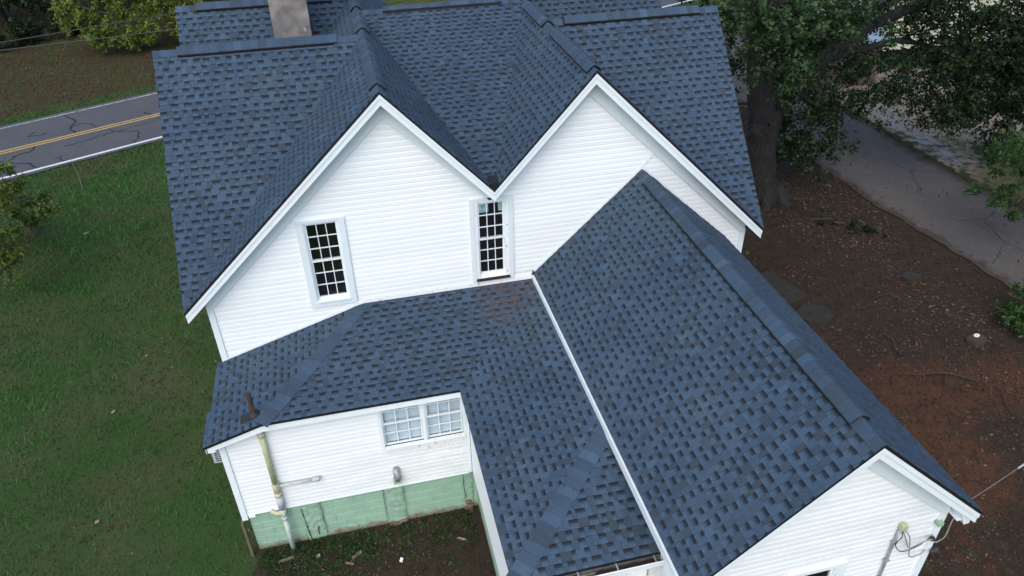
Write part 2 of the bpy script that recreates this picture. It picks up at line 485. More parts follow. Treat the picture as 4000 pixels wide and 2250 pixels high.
def zones(x, y):
    s = road_s(x, y)
    z = {}
    beyond = sm(s, ROAD_W + 0.8, ROAD_W + 1.7)
    z['bank'] = 0.58 * beyond * (1 - sm(x, -3, 1.5))
    litter = 0.0 * beyond
    right = sm(x, 8.2, 9.8) * (1 - sm(x, 19.6, 20.2)) * (1 - sm(s, -3.5, -1.5))
    nook = sm(x, -2.9, -1.9) * (1 - sm(y, -1.6, -1.2)) * sm(y, -5.4, -3.0) * (1 - sm(x, 2.3, 2.9))
    litter = np.maximum(litter, np.maximum(right, 0.8 * nook))
    litter = np.maximum(litter, 0.34 * np.maximum(blob(x, y, -6.0, -0.8, 1.5, 0.7), blob(x, y, -2.9, -0.4, 0.7, 1.6)))
    litter = np.maximum(litter, 0.30 * blob(x, y, -4.4, 5.5, 1.4, 4.0))
    litter = np.maximum(litter, 0.45 * blob(x, y, -10.2, 13.2, 0.8, 0.7))
    litter = np.maximum(litter, 0.55 * sm(x, 21.8, 22.4) * (1 - sm(x, 24.0, 25.0)) * (1 - sm(s, -3, -1)))
    litter *= 1 - 0.34 * blob(x, y, 11.6, -5.4, 2.2, 1.6)
    z['litter'] = litter
    z['clay'] = np.maximum.reduce([0.62 * blob(x, y, 12.4, -3.4, 1.9, 2.0), 0.57 * blob(x, y, 13.6, -1.2, 2.2, 1.6), 0.57 * blob(x, y, 15.8, -1.5, 2.6, 1.4), 0.40 * blob(x, y, 12.2, 1.0, 1.2, 1.6),
                                   0.3 * blob(x, y, -9.5, 33.5, 3, 1.5), 0.45 * blob(x, y, 11.4, -5.6, 0.8, 1.0)])
    east = sm(x, 22.6, 23.3) * (1 - sm(s, -3, -1))
    z['tan'] = east * np.maximum(blob(x, y, 27.5, 15.5, 5.2, 5.0), 0.5 * blob(x, y, 24.2, 11, 1.5, 6))
    z['gravel'] = 0.52 * np.maximum(1 - sm(seg_dist(x, y, (24.3, 16.2), (23.75, 9.8)), 0.1, 1.3), 0.0)
    z['dry'] = np.maximum(beyond * sm(x, -3, 1.5), 0.5 * east * blob(x, y, 25.5, 7.5, 3, 2.4))
    return z
def grassiness(x, y):
    z = zones(x, y)
    g = 1 - np.clip(z['bank'] * 1.05 + z['litter'] * 1.25 + z['clay'] + z['tan'] * 0.9 + z['gravel'] * 1.5, 0, 1)
    s = road_s(x, y)
    g *= 1 - ((s > -0.30) & (s < ROAD_W + 0.35))
    g *= 1 - ((x > 18.3) & (x < 23.1) & (y < 30))
    return g

gx = np.concatenate([[-600, -300, -150, -80, -50], np.arange(-34, 46.01, 0.4), [55, 75, 110, 200, 350, 600]])
gy = np.concatenate([[-400, -200, -90, -45, -25], np.arange(-14, 62.01, 0.4), [70, 90, 130, 220, 400, 800]])
X, Y = np.meshgrid(gx, gy)
Z = 0.05 * np.sin(X * 0.7 + 1.3 * np.cos(Y * 0.45)) * np.sin(Y * 0.63 + 0.8) - 0.03
near_house = (X > -3.6) & (X < 10) & (Y > -9) & (Y < 11)
Z = np.where(near_house, -0.03, Z)
S_ = road_s(X, Y)
flat = np.clip(1 - np.maximum(np.abs(S_ - ROAD_W / 2) - ROAD_W / 2 - 0.6, 0) / 1.0, 0, 1)
flat = np.maximum(flat, np.clip(1 - np.maximum(np.abs(X - 20.8) - 2.8, 0) / 1.0, 0, 1))
Z = Z * (1 - flat) - 0.03 * flat
Z = np.where(S_ > ROAD_W + 1, Z + 0.10 * np.sin(X * 0.5) * np.minimum((S_ - ROAD_W - 1) / 6, 1), Z)
ny_, nx_ = X.shape
gi = np.arange(nx_ * ny_).reshape(ny_, nx_)
gf = np.stack([gi[:-1, :-1], gi[:-1, 1:], gi[1:, 1:], gi[1:, :-1]], -1).reshape(-1, 4)
gm = bpy.data.meshes.new('ground')
gm.from_pydata(np.stack([X, Y, Z], -1).reshape(-1, 3).tolist(), [], gf.tolist())
gm.materials.append(M['ground'])
gm.polygons.foreach_set('use_smooth', [True] * len(gm.polygons))
for k, v in zones(X, Y).items():
    gm.attributes.new(k, 'FLOAT', 'POINT').data.foreach_set('value', v.ravel().astype(np.float32))
tag(link('ground', gm), kind='structure')

def ground_z(x, y):
    ix = np.clip(np.searchsorted(gx, x) - 1, 0, nx_ - 2); iy = np.clip(np.searchsorted(gy, y) - 1, 0, ny_ - 2)
    fx = (x - gx[ix]) / (gx[ix + 1] - gx[ix]); fy = (y - gy[iy]) / (gy[iy + 1] - gy[iy])
    return (Z[iy, ix] * (1 - fx) + Z[iy, ix + 1] * fx) * (1 - fy) + (Z[iy + 1, ix] * (1 - fx) + Z[iy + 1, ix + 1] * fx) * fy

# ------------------------------------------------------------------ the road and the driveway
def strip(name, mat, pts, w0, w1, z, parent=None, wob=0.0, r=None):
    """ribbon along a polyline, from w0 to w1 to its left"""
    pts = np.asarray(pts, float); vs_, fs = [], []
    for i, p in enumerate(pts):
        t = unit(pts[min(i + 1, len(pts) - 1)] - pts[max(i - 1, 0)]); n = np.array([-t[1], t[0]])
        j = (r.normal(size=2) * wob) if wob else (0, 0)
        a, b_ = p + n * (w0 + j[0]), p + n * (w1 + j[1])
        vs_ += [(a[0], a[1], z), (b_[0], b_[1], z)]
        if i: fs.append((2 * i - 2, 2 * i, 2 * i + 1, 2 * i - 1))
    mb = MB(); mb.add(vs_, fs)
    return mb.build(name, mat, parent)
rr = np.random.default_rng(3)
road_pts = [R0 + RD * t for t in np.arange(-60, 121, 1.0)]
road = tag(strip('road', M['road'], road_pts, -0.32, ROAD_W + 0.32, 0.012, None, 0.03, rr), kind='structure')
strip('edge_line', M['line_white'], road_pts, -0.06, 0.10, 0.017, road, 0.006, rr)
strip('edge_line', M['line_worn'], road_pts, ROAD_W - 0.06, ROAD_W + 0.04, 0.017, road, 0.008, rr)
strip('centre_line', M['line_yellow'], road_pts, 2.62, 2.75, 0.017, road, 0.006, rr)
strip('centre_line', M['line_yellow'], road_pts, 2.87, 3.00, 0.017, road, 0.006, rr)

def crack(parent, pts, w, z, r, step=0.12, amp=0.045):
    out = [np.array(pts[0], float)]
    for a, b_ in zip(pts[:-1], pts[1:]):
        a, b_ = np.array(a, float), np.array(b_, float)
        n = max(2, int(np.linalg.norm(b_ - a) / step))
        for k in range(1, n + 1): out.append(a + (b_ - a) * k / n + r.normal(size=2) * amp)
    return strip('tar_crack', M['crack'], out, -w, w, z, parent, w * 0.35, r)
def rp(along, across): return R0 + RD * along + RN * across          # a point on the road
for pts, w in (([(0.9, 0.15), (0.7, 0.8), (0.05, 1.5), (0.35, 2.0), (1.1, 2.2), (1.3, 2.55)], .035), ([(-0.4, 2.45), (-0.15, 1.9), (-0.5, 1.2)], .022),
               ([(1.9, 0.15), (1.75, 0.75)], .022), ([(0.2, 0.15), (0.1, 0.5)], .022),
               ([(3.1, 5.6), (3.35, 4.7), (2.9, 3.6), (3.0, 3.05)], .035), ([(3.05, 3.9), (3.5, 4.1), (3.9, 3.3), (3.95, 3.05)], .022),
               ([(4.25, 2.5), (4.4, 2.0), (5.15, 1.4), (4.9, 0.6), (4.6, 0.15)], .024), ([(4.35, 2.1), (3.3, 1.8), (2.2, 1.75)], .018),
               ([(1.6, 4.3), (1.3, 3.9), (2.0, 3.8)], .022), ([(6.1, 3.6), (6.3, 3.05)], .030), ([(6.5, 2.55), (7.3, 2.0), (7.4, 1.3), (7.6, 0.6)], .026),
               ([(4.5, 2.0), (5.6, 2.1), (6.6, 2.4)], .012)):
    crack(road, [rp(*q) for q in pts], w, 0.0215, rr)

drive_pts = np.array([(18.9, -16), (19.4, -6), (19.35, 0), (18.95, 4.4), (18.5, 7.5), (18.4, 10.7), (18.45, 15), (18.8, 20), (19.3, 26), (19.8, 34.5)])
tt = np.linspace(0, len(drive_pts) - 1, 90)
dl = np.stack([np.interp(tt, np.arange(len(drive_pts)), drive_pts[:, k]) for k in (0, 1)], -1)
dv, df, de = [], [], []
ND = 12
wl, wr_ = rr.normal(0, .05, len(dl)), rr.normal(0, .07, len(dl))
for i, p in enumerate(dl):
    t = unit(dl[min(i + 1, len(dl) - 1)] - dl[max(i - 1, 0)]); n_ = np.array([t[1], -t[0]])
    for k in range(ND + 1):
        q = p + n_ * (wl[i] + (4.35 + wr_[i] - wl[i]) * k / ND)
        dv.append((q[0], q[1], 0.006)); de.append(max(0, 1 - min(k, ND - k) / 2.6))
        if i and k < ND: a_ = (i - 1) * (ND + 1) + k; df.append((a_, a_ + ND + 1, a_ + ND + 2, a_ + 1)[::-1])
mb = MB(); mb.add(dv, df)
drive = tag(mb.build('driveway', M['drive']), kind='structure')
drive.data.attributes.new('edge', 'FLOAT', 'POINT').data.foreach_set('value', np.array(de, np.float32))
for pts, w in (([(21.6, 13.5), (20.9, 11.3), (21.5, 9.6), (20.6, 7.8)], .014), ([(20.9, 11.3), (19.3, 10.6)], .010), ([(21.5, 9.6), (22.6, 8.9)], .012),
               ([(22.9, 6.4), (21.4, 5.6), (20.9, 4.1), (21.9, 2.4)], .014), ([(21.4, 5.6), (20.2, 5.9)], .010), ([(20.9, 4.1), (19.6, 3.2)], .010)):
    crack(drive, pts, w, 0.0115, rr)

# ------------------------------------------------------------------ house dimensions
H, X1, X2, XV, HV = 8.57, 1.282, 5.023, 3.150, 6.536
YO, XLE, XRE, HL, HR = -0.347, -2.678, 8.885, 4.804, 4.857
YL, YR, YM, YFL, YFR, YB = 3.014, 2.971, 4.845, 6.421, 6.47, 9.78
SLB, SRB = (H - HL) / (X1 - XLE), (H - HR) / (XRE - X2)
LT = ((YL + YFL) / 2, H - (H - HL) / (YL - YO) * (YFL - YL) / 2)
RT = ((YR + YFR) / 2, H - (H - HR) / (YR - YO) * (YFR - YR) / 2)
XLT, XRT = X1 - (H - LT[1]) / SLB, X2 + (H - RT[1]) / SRB
PIT, HW, D1, HE = 0.2747, 4.23, 2.286, 3.602                # the low lean-to roofs
XH, XHE, XL1 = 0.51, -1.503, -2.531
ZLE = HW - 0.312 * (XH - XL1)
XW, ZW, XWE, ZWE, YWF, XWR, ZWR = 6.158, 6.413, 3.976, 4.361, -7.499, 8.169, 4.615
X2E, Y2F, Y2H = 1.995, -6.36, -4.42
YE1, YEW = -2.036, -7.225                                   # lean-to front wall, wing gable wall
XWLL, XWLR, XFL, XFR = 4.20, 7.898, -2.344, 8.648           # wing side walls, main side walls
S = 0.105                                                   # siding exposure

house = thing('farmhouse', 'white clapboard farmhouse with two front gables and slate blue shingle roofs', 'house')

# ------------------------------------------------------------------ roofs: decks, shingles, ridge caps
def clip_poly(poly, rect):
    u0, v0, u1, v1 = rect
    for ax, lim, sgn in ((0, u0, 1), (0, u1, -1), (1, v0, 1), (1, v1, -1)):
        out = []
        for i in range(len(poly)):
            a, b_ = poly[i], poly[(i + 1) % len(poly)]
            da, db = sgn * (a[ax] - lim), sgn * (b_[ax] - lim)
            if da >= 0: out.append(a)
            if da * db < 0:
                t = da / (da - db); out.append((a[0] + t * (b_[0] - a[0]), a[1] + t * (b_[1] - a[1])))
        poly = out
        if len(poly) < 3: return []
    return poly
def area2(p): return 0.5 * abs(sum(p[i][0] * p[(i + 1) % len(p)][1] - p[(i + 1) % len(p)][0] * p[i][1] for i in range(len(p))))

EXPO = 0.142
cells = []       # every shingle tab on the house
def shingle_plane(roof, poly3, r):
    P = [np.array(p, float) for p in poly3]
    n = unit(np.cross(P[1] - P[0], P[2] - P[0]))
    if n[2] < 0: n = -n
    u = unit(np.cross([0, 0, 1.0], n)); v = np.cross(n, u)
    o = P[0]
    uv = [(float((p - o) @ u), float((p - o) @ v)) for p in P]
    umin, umax = min(a[0] for a in uv), max(a[0] for a in uv)
    vmin, vmax = min(a[1] for a in uv), max(a[1] for a in uv)
    k = 0; v0 = vmin
    while v0 < vmax - 0.004:
        x = umin - r.uniform(0, 0.4); slot = bool(r.integers(2))
        prev = 0.5
        wob = r.normal(0, 0.0025)
        while x < umax:
            if slot: w = r.choice([0.075, 0.09, 0.105, 0.115, 0.14]) * r.uniform(0.92, 1.08)
            else: w = r.choice([0.06, 0.08, 0.10, 0.12, 0.15, 0.20]) * r.uniform(0.92, 1.08)
            halves = [(x, x + w)]
            if not slot and w > 0.17: halves = [(x, x + w * 0.52), (x + w * 0.52, x + w)]
            for a, b_ in halves:
                cp = clip_poly(uv, (a + 0.0012, v0 + wob, b_ - 0.0012, v0 + EXPO + wob))
                if len(cp) >= 3 and area2(cp) > 4e-5:
                    tone = float(np.clip(r.normal(0.56, 0.17), 0, 1))
                    if not slot and r.random() < 0.14: tone = r.uniform(0, 0.22)
                    hf = 0.010 if slot else 0.014
                    verts, vv = [], []
                    for q in cp:
                        f = (q[1] - v0) / EXPO
                        verts.append(o + q[0] * u + q[1] * v + n * (0.002 + (hf - 0.002) * (1 - f) + (0.003 if not slot else 0)))
                        vv.append(f)
                    low = [o + q[0] * u + q[1] * v - n * 0.003 for q in cp]
                    m_ = len(cp)
                    area = area2(cp)
                    # orientation: make the top face look up
                    top = list(range(m_))
                    nn = np.cross(verts[1] - verts[0], verts[2] - verts[1])
                    if nn @ n < 0: top = top[::-1]
                    faces = [tuple(top)] + [(top[i], m_ + top[i], m_ + top[(i + 1) % m_], top[(i + 1) % m_]) for i in range(m_)]
                    fv = [[vv[i] for i in top]] + [[vv[top[i]], vv[top[i]], vv[top[(i + 1) % m_]], vv[top[(i + 1) % m_]]] for i in range(m_)]
                    c = sum(verts) / m_
                    d = CAM - c; dist = np.linalg.norm(d)
                    q = c - CAM; zz = q @ FWD
                    inside = zz > 0 and abs((q @ RIGHT) / zz) < 0.675 and abs((q @ UP) / zz) < 0.375
                    score = area * max(0, float(n @ d) / dist) / dist ** 2 if inside else 0.0
                    cells.append([roof, verts + low, faces, tone, float(slot), fv, score])
            x += w; slot = not slot
        v0 += EXPO; k += 1

def deck(poly, mb, t=0.055): mb.prism([(p[0], p[1], p[2]) for p in poly], (0, 0, -t))

mirror = lambda p: p
main_polys = [
    [(XLE, YO, HL), (X1, YL, H), (XLE, YL, H)],
    [(XLE, YO, HL), (X1, YO, H), (X1, YL, H)],
    [(X1, YO, H), (XV, YO, HV), (X1, YM, H)],
    [(XV, YO, HV), (X2, YM, H), (X1, YM, H)],
    [(XV, YO, HV), (X2, YO, H), (X2, YM, H)],
    [(X2, YO, H), (XRE, YO, HR), (X2, YR, H)],
    [(XRE, YO, HR), (XRE, YR, H), (X2, YR, H)],
    [(XLE, YL, H), (X1, YL, H), (XLT, LT[0], LT[1]), (XLE, LT[0], LT[1])],
    [(XLE, LT[0], LT[1]), (XLT, LT[0], LT[1]), (X1, YFL, H), (XLE, YFL, H)],
    [(X1, YL, H), (X1, YFL, H), (XLT, LT[0], LT[1])],
    [(XRE, YR, H), (X2, YR, H), (XRT, RT[0], RT[1]), (XRE, RT[0], RT[1])],
    [(XRE, RT[0], RT[1]), (XRT, RT[0], RT[1]), (X2, YFR, H), (XRE, YFR, H)],
    [(X2, YR, H), (X2, YFR, H), (XRT, RT[0], RT[1])],
    [(XLE, YFL, H), (X1, YFL, H), (XLE, YB, HL)],
    [(X1, YFL, H), (X1, YB, H), (XLE, YB, HL)],
    [(X1, YM, H), (XV, YB, HV), (X1, YB, H)],
    [(X1, YM, H), (X2, YM, H), (XV, YB, HV)],
    [(X2, YM, H), (X2, YB, H), (XV, YB, HV)],
    [(X2, YFR, H), (XRE, YB, HR), (X2, YB, H)],
    [(XRE, YFR, H), (X2, YFR, H), (XRE, YB, HR)],
]
zl = lambda x: HW - 0.312 * (XH - x)         # the lean-to slope that falls to the left
X2W = 4.0                                    # where the lean-to meets the wing eave
low_polys = [
    [(XH, 0, HW), (XHE, -D1, HE), (XL1 + 0.07, -D1, zl(XL1 + 0.07)), (XL1 + 0.07, 0, zl(XL1 + 0.07))],
    [(XL1 + 0.068, -1.40, zl(XL1 + 0.068)), (XL1, -1.40, ZLE), (XL1, -D1, ZLE), (XL1 + 0.068, -D1, zl(XL1 + 0.068))],
    [(XH, 0, HW), (X2W, 0, HW), (X2E, -D1, HE), (XHE, -D1, HE)],
    [(X2W, 0, HW), (X2E, -D1, HE), (X2E, Y2F, HE), (X2W, Y2H, HW)],
    [(X2W, Y2H, HW), (X2E, Y2F, HE), (XWLL - 0.01, Y2F, HE), (XWLL - 0.01, Y2H, HW)],
]
wing_polys = [
    [(XW, 0, ZW), (XWE, 0, ZWE), (XWE, YWF, ZWE), (XW, YWF, ZW)],
    [(XW, 0, ZW), (XWR, 0, ZWR), (XWR, YWF, ZWR), (XW, YWF, ZW)],
]
roofs = {}
for nm, polys in (('main_roof', main_polys), ('lean_to_roof', low_polys), ('wing_roof', wing_polys)):
    mb = MB()
    for p in polys: deck(p, mb)
    roofs[nm] = mb.build(nm, M['black_edge'], house)
    r_ = np.random.default_rng(len(nm))
    for p in polys: shingle_plane(nm, p, r_)
order = sorted(range(len(cells)), key=lambda i: -cells[i][6])
single = set(order[:300])
joined = {k: (MB(), [], [], []) for k in roofs}
for i, (rf, verts, faces, tone, slot, fv, sc_) in enumerate(cells):
    if i in single:
        mb = MB(); mb.add(verts, faces)
        mb.build('shingle', M['shingle'], roofs[rf], False, {'tone': [tone] * len(faces), 'slot': [slot] * len(faces)},
                 {'vv': [a for f in fv for a in f]})
    else:
        mb, t_, s_, v_ = joined[rf]
        mb.add(verts, faces); t_ += [tone] * len(faces); s_ += [slot] * len(faces); v_ += [a for f in fv for a in f]
for rf, (mb, t_, s_, v_) in joined.items():
    if mb.v:
        tag(mb.build('shingle_courses', M['shingle'], roofs[rf], False, {'tone': t_, 'slot': s_}, {'vv': v_}), kind='stuff')

def ridge(roof, A, B, L, R, vents=(), seed=0, w=0.145, exposure=0.150):
    """folded cap shingles along a ridge or hip from A to B (laid from A upwards); L and R fall down the two slopes"""
    r = np.random.default_rng(seed + 50)
    A, B, L, R = (np.asarray(a, float) for a in (A, B, L, R))
    t = unit(B - A); ln = np.linalg.norm(B - A)
    L = unit(L - (L @ t) * t); R = unit(R - (R @ t) * t)
    up = unit(-(L + R)) if np.linalg.norm(L + R) > 0.05 else np.array([0, 0, 1.0])
    nL = np.cross(t, L); nL = nL if nL[2] > 0 else -nL
    nR = np.cross(t, R); nR = nR if nR[2] > 0 else -nR
    def profile(s, lift, w=w):
        c = A + t * s
        k = 0.28
        return [c + L * w + nL * lift, c + L * w * k + nL * lift, c + (L + R) * w * 0.07 + up * lift * 1.05, c + R * w * k + nR * lift, c + R * w + nR * lift]
    for a, b_ in vents:
        mb = MB()
        lo, hi = [profile(s, 0.004, 0.178) for s in (a, b_)], [profile(s, 0.058, 0.158) for s in (a, b_)]
        vv = lo[0] + hi[0] + lo[1] + hi[1]
        fs = []
        for i in range(4): fs += [(5 + i, 6 + i, 16 + i, 15 + i)]
        fs += [(0, 5, 15, 10), (4, 14, 19, 9)] + [(i, i + 1, 6 + i, 5 + i) for i in range(4)] + [(10 + i, 15 + i, 16 + i, 11 + i) for i in range(4)]
        mb.add(vv, fs); mb.build('ridge_vent', M['vent_black'], roofs[roof])
    n = int(round(ln / exposure)); e = ln / n
    for i in range(n):
        s0, s1 = i * e, (i + 1) * e + (0.012 if i < n - 1 else 0)
        mid = (i + 0.5) * e
        lift = 0.060 if any(a < mid < b_ for a, b_ in vents) else 0.013
        p0, p1, q0 = profile(s0, lift + 0.009), profile(s1, lift + 0.002), profile(s0, lift - 0.006)
        q1 = profile(s1, lift - 0.006)
        j = r.normal(0, 0.002, 3)
        vv = [p + j for p in p0 + p1 + q0 + q1]
        fs = [(i_, 5 + i_, 6 + i_, 1 + i_) for i_ in range(4)] + [(10 + i_, i_, i_ + 1, 11 + i_) for i_ in range(4)] + [(0, 10, 15, 5), (4, 9, 19, 14)]
        mb = MB(); mb.add(vv, fs)
        tone = float(np.clip(r.normal(0.55, 0.22), 0, 1))
        mb.build('ridge_cap', M['shingle'], roofs[roof], False, {'tone': [tone] * len(fs), 'slot': [0.0] * len(fs)}, {'vv': [0.3] * sum(len(f) for f in fs)})

g1L, g1R = (-1, 0, -SLB), (1, 0, -(H - HV) / (XV - X1))
g2L, g2R = (-1, 0, -(H - HV) / (X2 - XV)), (1, 0, -SRB)
ridge('main_roof', (X1, YO, H), (X1, YB, H), g1L, g1R, [(0.30, 2.62), (3.72, 4.62), (5.55, 6.5), (7.2, 9.6)], 1)
ridge('main_roof', (X2, YO, H), (X2, YB, H), g2L, g2R, [(0.22, 2.55), (3.15, 4.70), (5.6, 6.5), (7.2, 9.6)], 2)
ridge('main_roof', (XLE, YL, H), (X1 - 0.10, YL, H), (0, -1, -1.12), (0, 1, -1.12), [(0.45, 3.35)], 3)
ridge('main_roof', (XLE, YFL, H), (X1 - 0.10, YFL, H), (0, -1, -1.12), (0, 1, -1.12), [(0.45, 3.45)], 4)
ridge('main_roof', (X2 - 0.1, YM, H), (X1 + 0.1, YM, H), (0, -1, -0.39), (0, 1, -0.41), [(0.45, 3.1)], 5)
ridge('main_roof', (XRE, YR, H), (X2 + 0.1, YR, H), (0, -1, -1.12), (0, 1, -1.12), [(0.45, 3.50)], 6)
ridge('main_roof', (XRE, YFR, H), (X2 + 0.1, YFR, H), (0, -1, -1.12), (0, 1, -1.12), [(0.45, 3.50)], 7)
ridge('wing_roof', (XW, YWF, ZW), (XW, 0, ZW), (-1, 0, -(ZW - ZWE) / (XW - XWE)), (1, 0, -(ZW - ZWR) / (XWR - XW)), [(0.47, 7.05)], 8)
ridge('lean_to_roof', (XHE, -D1, HE), (XH, 0, HW), (-1, 0, -0.312), (0, -1, -PIT), (), 9, 0.15, 0.17)
ridge('lean_to_roof', (X2E, Y2F, HE), (X2W, Y2H, HW), (-1, 0, -0.31), (0, -1, -0.32), (), 10, 0.15, 0.17)

# rake boards, fascias, soffits -----------------------------------------------------------------
def rake(parent, A, B, y, drop0, depth, thick, depth2=0.0, inner_y=None):
    """a board under a sloping roof edge in the plane y: A to B, its top `drop0` below the edge"""
    (xa, za), (xb, zb) = A, B
    q = lambda d0, d1: [(xa, y, za - d0), (xb, y, zb - d0), (xb, y, zb - d1), (xa, y, za - d1)]
    o = MB().prism(q(drop0, drop0 + depth), (0, thick, 0)).build('rake_board', M['trim'], parent)
    if depth2:
        pr = [(p[0], p[1] - 0.016, p[2]) for p in q(drop0 - 0.004, drop0 + depth2)]
        MB().prism(pr, (0, 0.014, 0)).build('rake_moulding', M['trim'], o)
    if inner_y is not None:
        pr = [(xa, y + thick + 0.002, za - drop0 - depth + 0.03), (xb, y + thick + 0.002, zb - drop0 - depth + 0.03), (xb, inner_y, zb - drop0 - depth + 0.03), (xa, inner_y, za - drop0 - depth + 0.03)]
        MB().prism(pr, (0, 0, 0.012)).build('soffit', M['trim_cool'], parent)
YF = YO + 0.02
rake(house, (XLE + 0.015, HL), (X1, H), YF, 0.058, 0.190, 0.03, 0.065, -0.012)
rake(house, (X1, H), (XV, HV), YF, 0.058, 0.190, 0.03, 0.065, -0.012)
rake(house, (XV, HV), (X2, H), YF, 0.058, 0.190, 0.03, 0.065, -0.012)
rake(house, (X2, H), (XRE - 0.015, HR), YF, 0.058, 0.190, 0.03, 0.065, -0.012)
wy = YWF + 0.02
zwl = lambda x: ZWE + (x - XWE) * (ZW - ZWE) / (XW - XWE)
zwr = lambda x: ZWR + (XWR - x) * (ZW - ZWR) / (XWR - XW)
rake(house, (XWE + 0.012, zwl(XWE + .012)), (XW, ZW), wy, 0.058, 0.19, 0.035, 0.075, YEW - 0.012)
rake(house, (XW, ZW), (XWR - 0.012, zwr(XWR - .012)), wy, 0.058, 0.19, 0.035, 0.075, YEW - 0.012)

def frieze(poly, y, t=0.022): MB().prism([(x, y, z) for x, z in poly], (0, t, 0)).build('frieze_board', M['trim_cool'], house)
FY = -0.046
frieze([(-2.33, 4.86), (-2.33, 4.53), (X1, 7.985), (X1, 8.34)], FY)
frieze([(X1, 8.34), (X1, 7.985), (XV, 6.12), (XV, 6.32)], FY)
frieze([(XV, 6.32), (XV, 6.12), (X2, 8.02), (X2, 8.36)], FY)
frieze([(X2, 8.36), (X2, 8.02), (8.63, 4.585), (8.63, 4.90)], FY)
frieze([(XWLL, zwl(XWLL) - .20), (XWLL, zwl(XWLL) - .46), (XW, ZW - .56), (XW, ZW - .20)], YEW - 0.046)
frieze([(XW, ZW - .20), (XW, ZW - .56), (XWLR, zwr(XWLR) - .50), (XWLR, zwr(XWLR) - .20)], YEW - 0.046)

def fascia(a, b_, depth, t, drop=0.058):
    """vertical board under a level eave"""
    a, b_ = np.array(a, float), np.array(b_, float)
    n = unit(np.array([-(b_ - a)[1], (b_ - a)[0], 0]))
    d0, d1 = np.array([0, 0, -drop]), np.array([0, 0, -drop - depth])
    return MB().prism([a + d0, b_ + d0, b_ + d1, a + d1], n * t).build('fascia_board', M['trim'], house)
fascia((XWE - 0.032, YWF + 0.02, ZWE), (XWE - 0.032, -0.05, ZWE), 0.15, -0.032, 0.022)
fascia((XWR - 0.02, YWF + 0.06, ZWR), (XWR - 0.02, -0.03, ZWR), 0.14, 0.025)
fascia((XHE + 0.0, -D1 + 0.02, HE), (X2E + 0.02, -D1 + 0.02, HE), 0.145, 0.025, 0.056)
fascia((X2E + 0.02, Y2F + 0.02, HE), (X2E + 0.02, -D1 + 0.0, HE), 0.145, -0.025, 0.056)
o = MB().prism([(XL1 + 0.02, -D1 + 0.02, ZLE - 0.056), (XHE, -D1 + 0.02, HE - 0.056), (XHE, -D1 + 0.02, HE - 0.201), (-2.36, -D1 + 0.02, ZLE - 0.115), (-2.36, -D1 + 0.02, ZLE - 0.165), (XL1 + 0.02, -D1 + 0.02, ZLE - 0.165)],
               (0, 0.025, 0)).build('rake_board', M['trim'], house)
fascia((XL1 + 0.03, -D1 + 0.02, ZLE), (XL1 + 0.03, -1.42, ZLE), 0.11, -0.02)
fascia((XL1 + 0.09, -1.42, ZLE + 0.02), (XL1 + 0.09, 0.0, ZLE + 0.02), 0.11, -0.02)
mb = MB()                                                   # soffits of the level eaves
mb.box((XHE, -D1 + 0.05, HE - 0.19), (X2E + 0.2, YE1 - 0.02, HE - 0.18))
mb.box((X2E + 0.05, Y2F + 0.05, HE - 0.196), (2.15, -D1, HE - 0.186))
mb.box((XWE + 0.05, YWF + 0.07, ZWE - 0.175), (XWLL, -0.01, ZWE - 0.165))
mb.box((XWLR, YWF + 0.07, ZWR - 0.185), (XWR - 0.05, -0.01, ZWR - 0.175))
mb.build('soffit', M['trim_cool'], house)
# boxed return at the foot of the right wing rake
MB().prism([(XWLR + 0.02, wy + 0.037, ZWR - 0.04), (XWR - 0.06, wy + 0.037, ZWR - 0.16), (XWR - 0.06, wy + 0.037, ZWR - 0.27), (XWR - 0.14, wy + 0.037, ZWR - 0.28), (XWLR + 0.02, wy + 0.037, ZWR - 0.06)],
           (0, 0.22, 0)).build('eave_return', M['trim'], house)
# bent flashing where the wing eave meets the wall, and in the valley between the gables
MB().prism([(3.93, -0.06, 4.36), (3.99, -0.06, 4.34), (3.98, -0.06, 4.42), (3.955, -0.06, 4.455), (3.96, -0.06, 4.40)], (0, 0.03, 0)).build('flashing', M['black_edge'], house)
MB().prism([(XV - 0.09, YO - 0.004, HV + 0.13), (XV + 0.09, YO - 0.004, HV + 0.13), (XV + 0.01, YO - 0.004, HV - 0.05), (XV - 0.01, YO - 0.004, HV - 0.05)], (0, 0.24, 0.05)).build('flashing', M['black_edge'], house)
# white step flashing along the joints of wall and roof
for a, b_ in (((XW, ZW), (XWE, ZWE)), ((XW, ZW), (XWR, ZWR))):
    MB().prism([(a[0], -0.030, a[1] + 0.012), (b_[0], -0.030, b_[1] + 0.012), (b_[0], -0.030, b_[1] + 0.075), (a[0], -0.030, a[1] + 0.075)], (0, 0.006, 0)).build('wall_flashing', M['trim'], house)
MB().prism([(XW - 0.03, -0.034, ZW + 0.05), (XW + 0.0, -0.034, ZW + 0.05), (XW + 0.43, -0.034, ZW + 0.55), (XW + 0.40, -0.034, ZW + 0.58)], (0, 0.008, 0)).build('trim_strip', M['trim'], house)
MB().prism([(XH, -0.032, HW + 0.012), (3.97, -0.032, HW + 0.012), (3.97, -0.032, HW + 0.10), (XH, -0.032, HW + 0.10)], (0, 0.008, 0)).build('wall_flashing', M['trim_old'], house)
MB().prism([(XH, -0.032, HW + 0.012), (XFL, -0.032, zl(XFL) + 0.012), (XFL, -0.032, zl(XFL) + 0.06), (XH, -0.032, HW + 0.06)], (0, 0.008, 0)).build('wall_flashing', M['trim'], house)

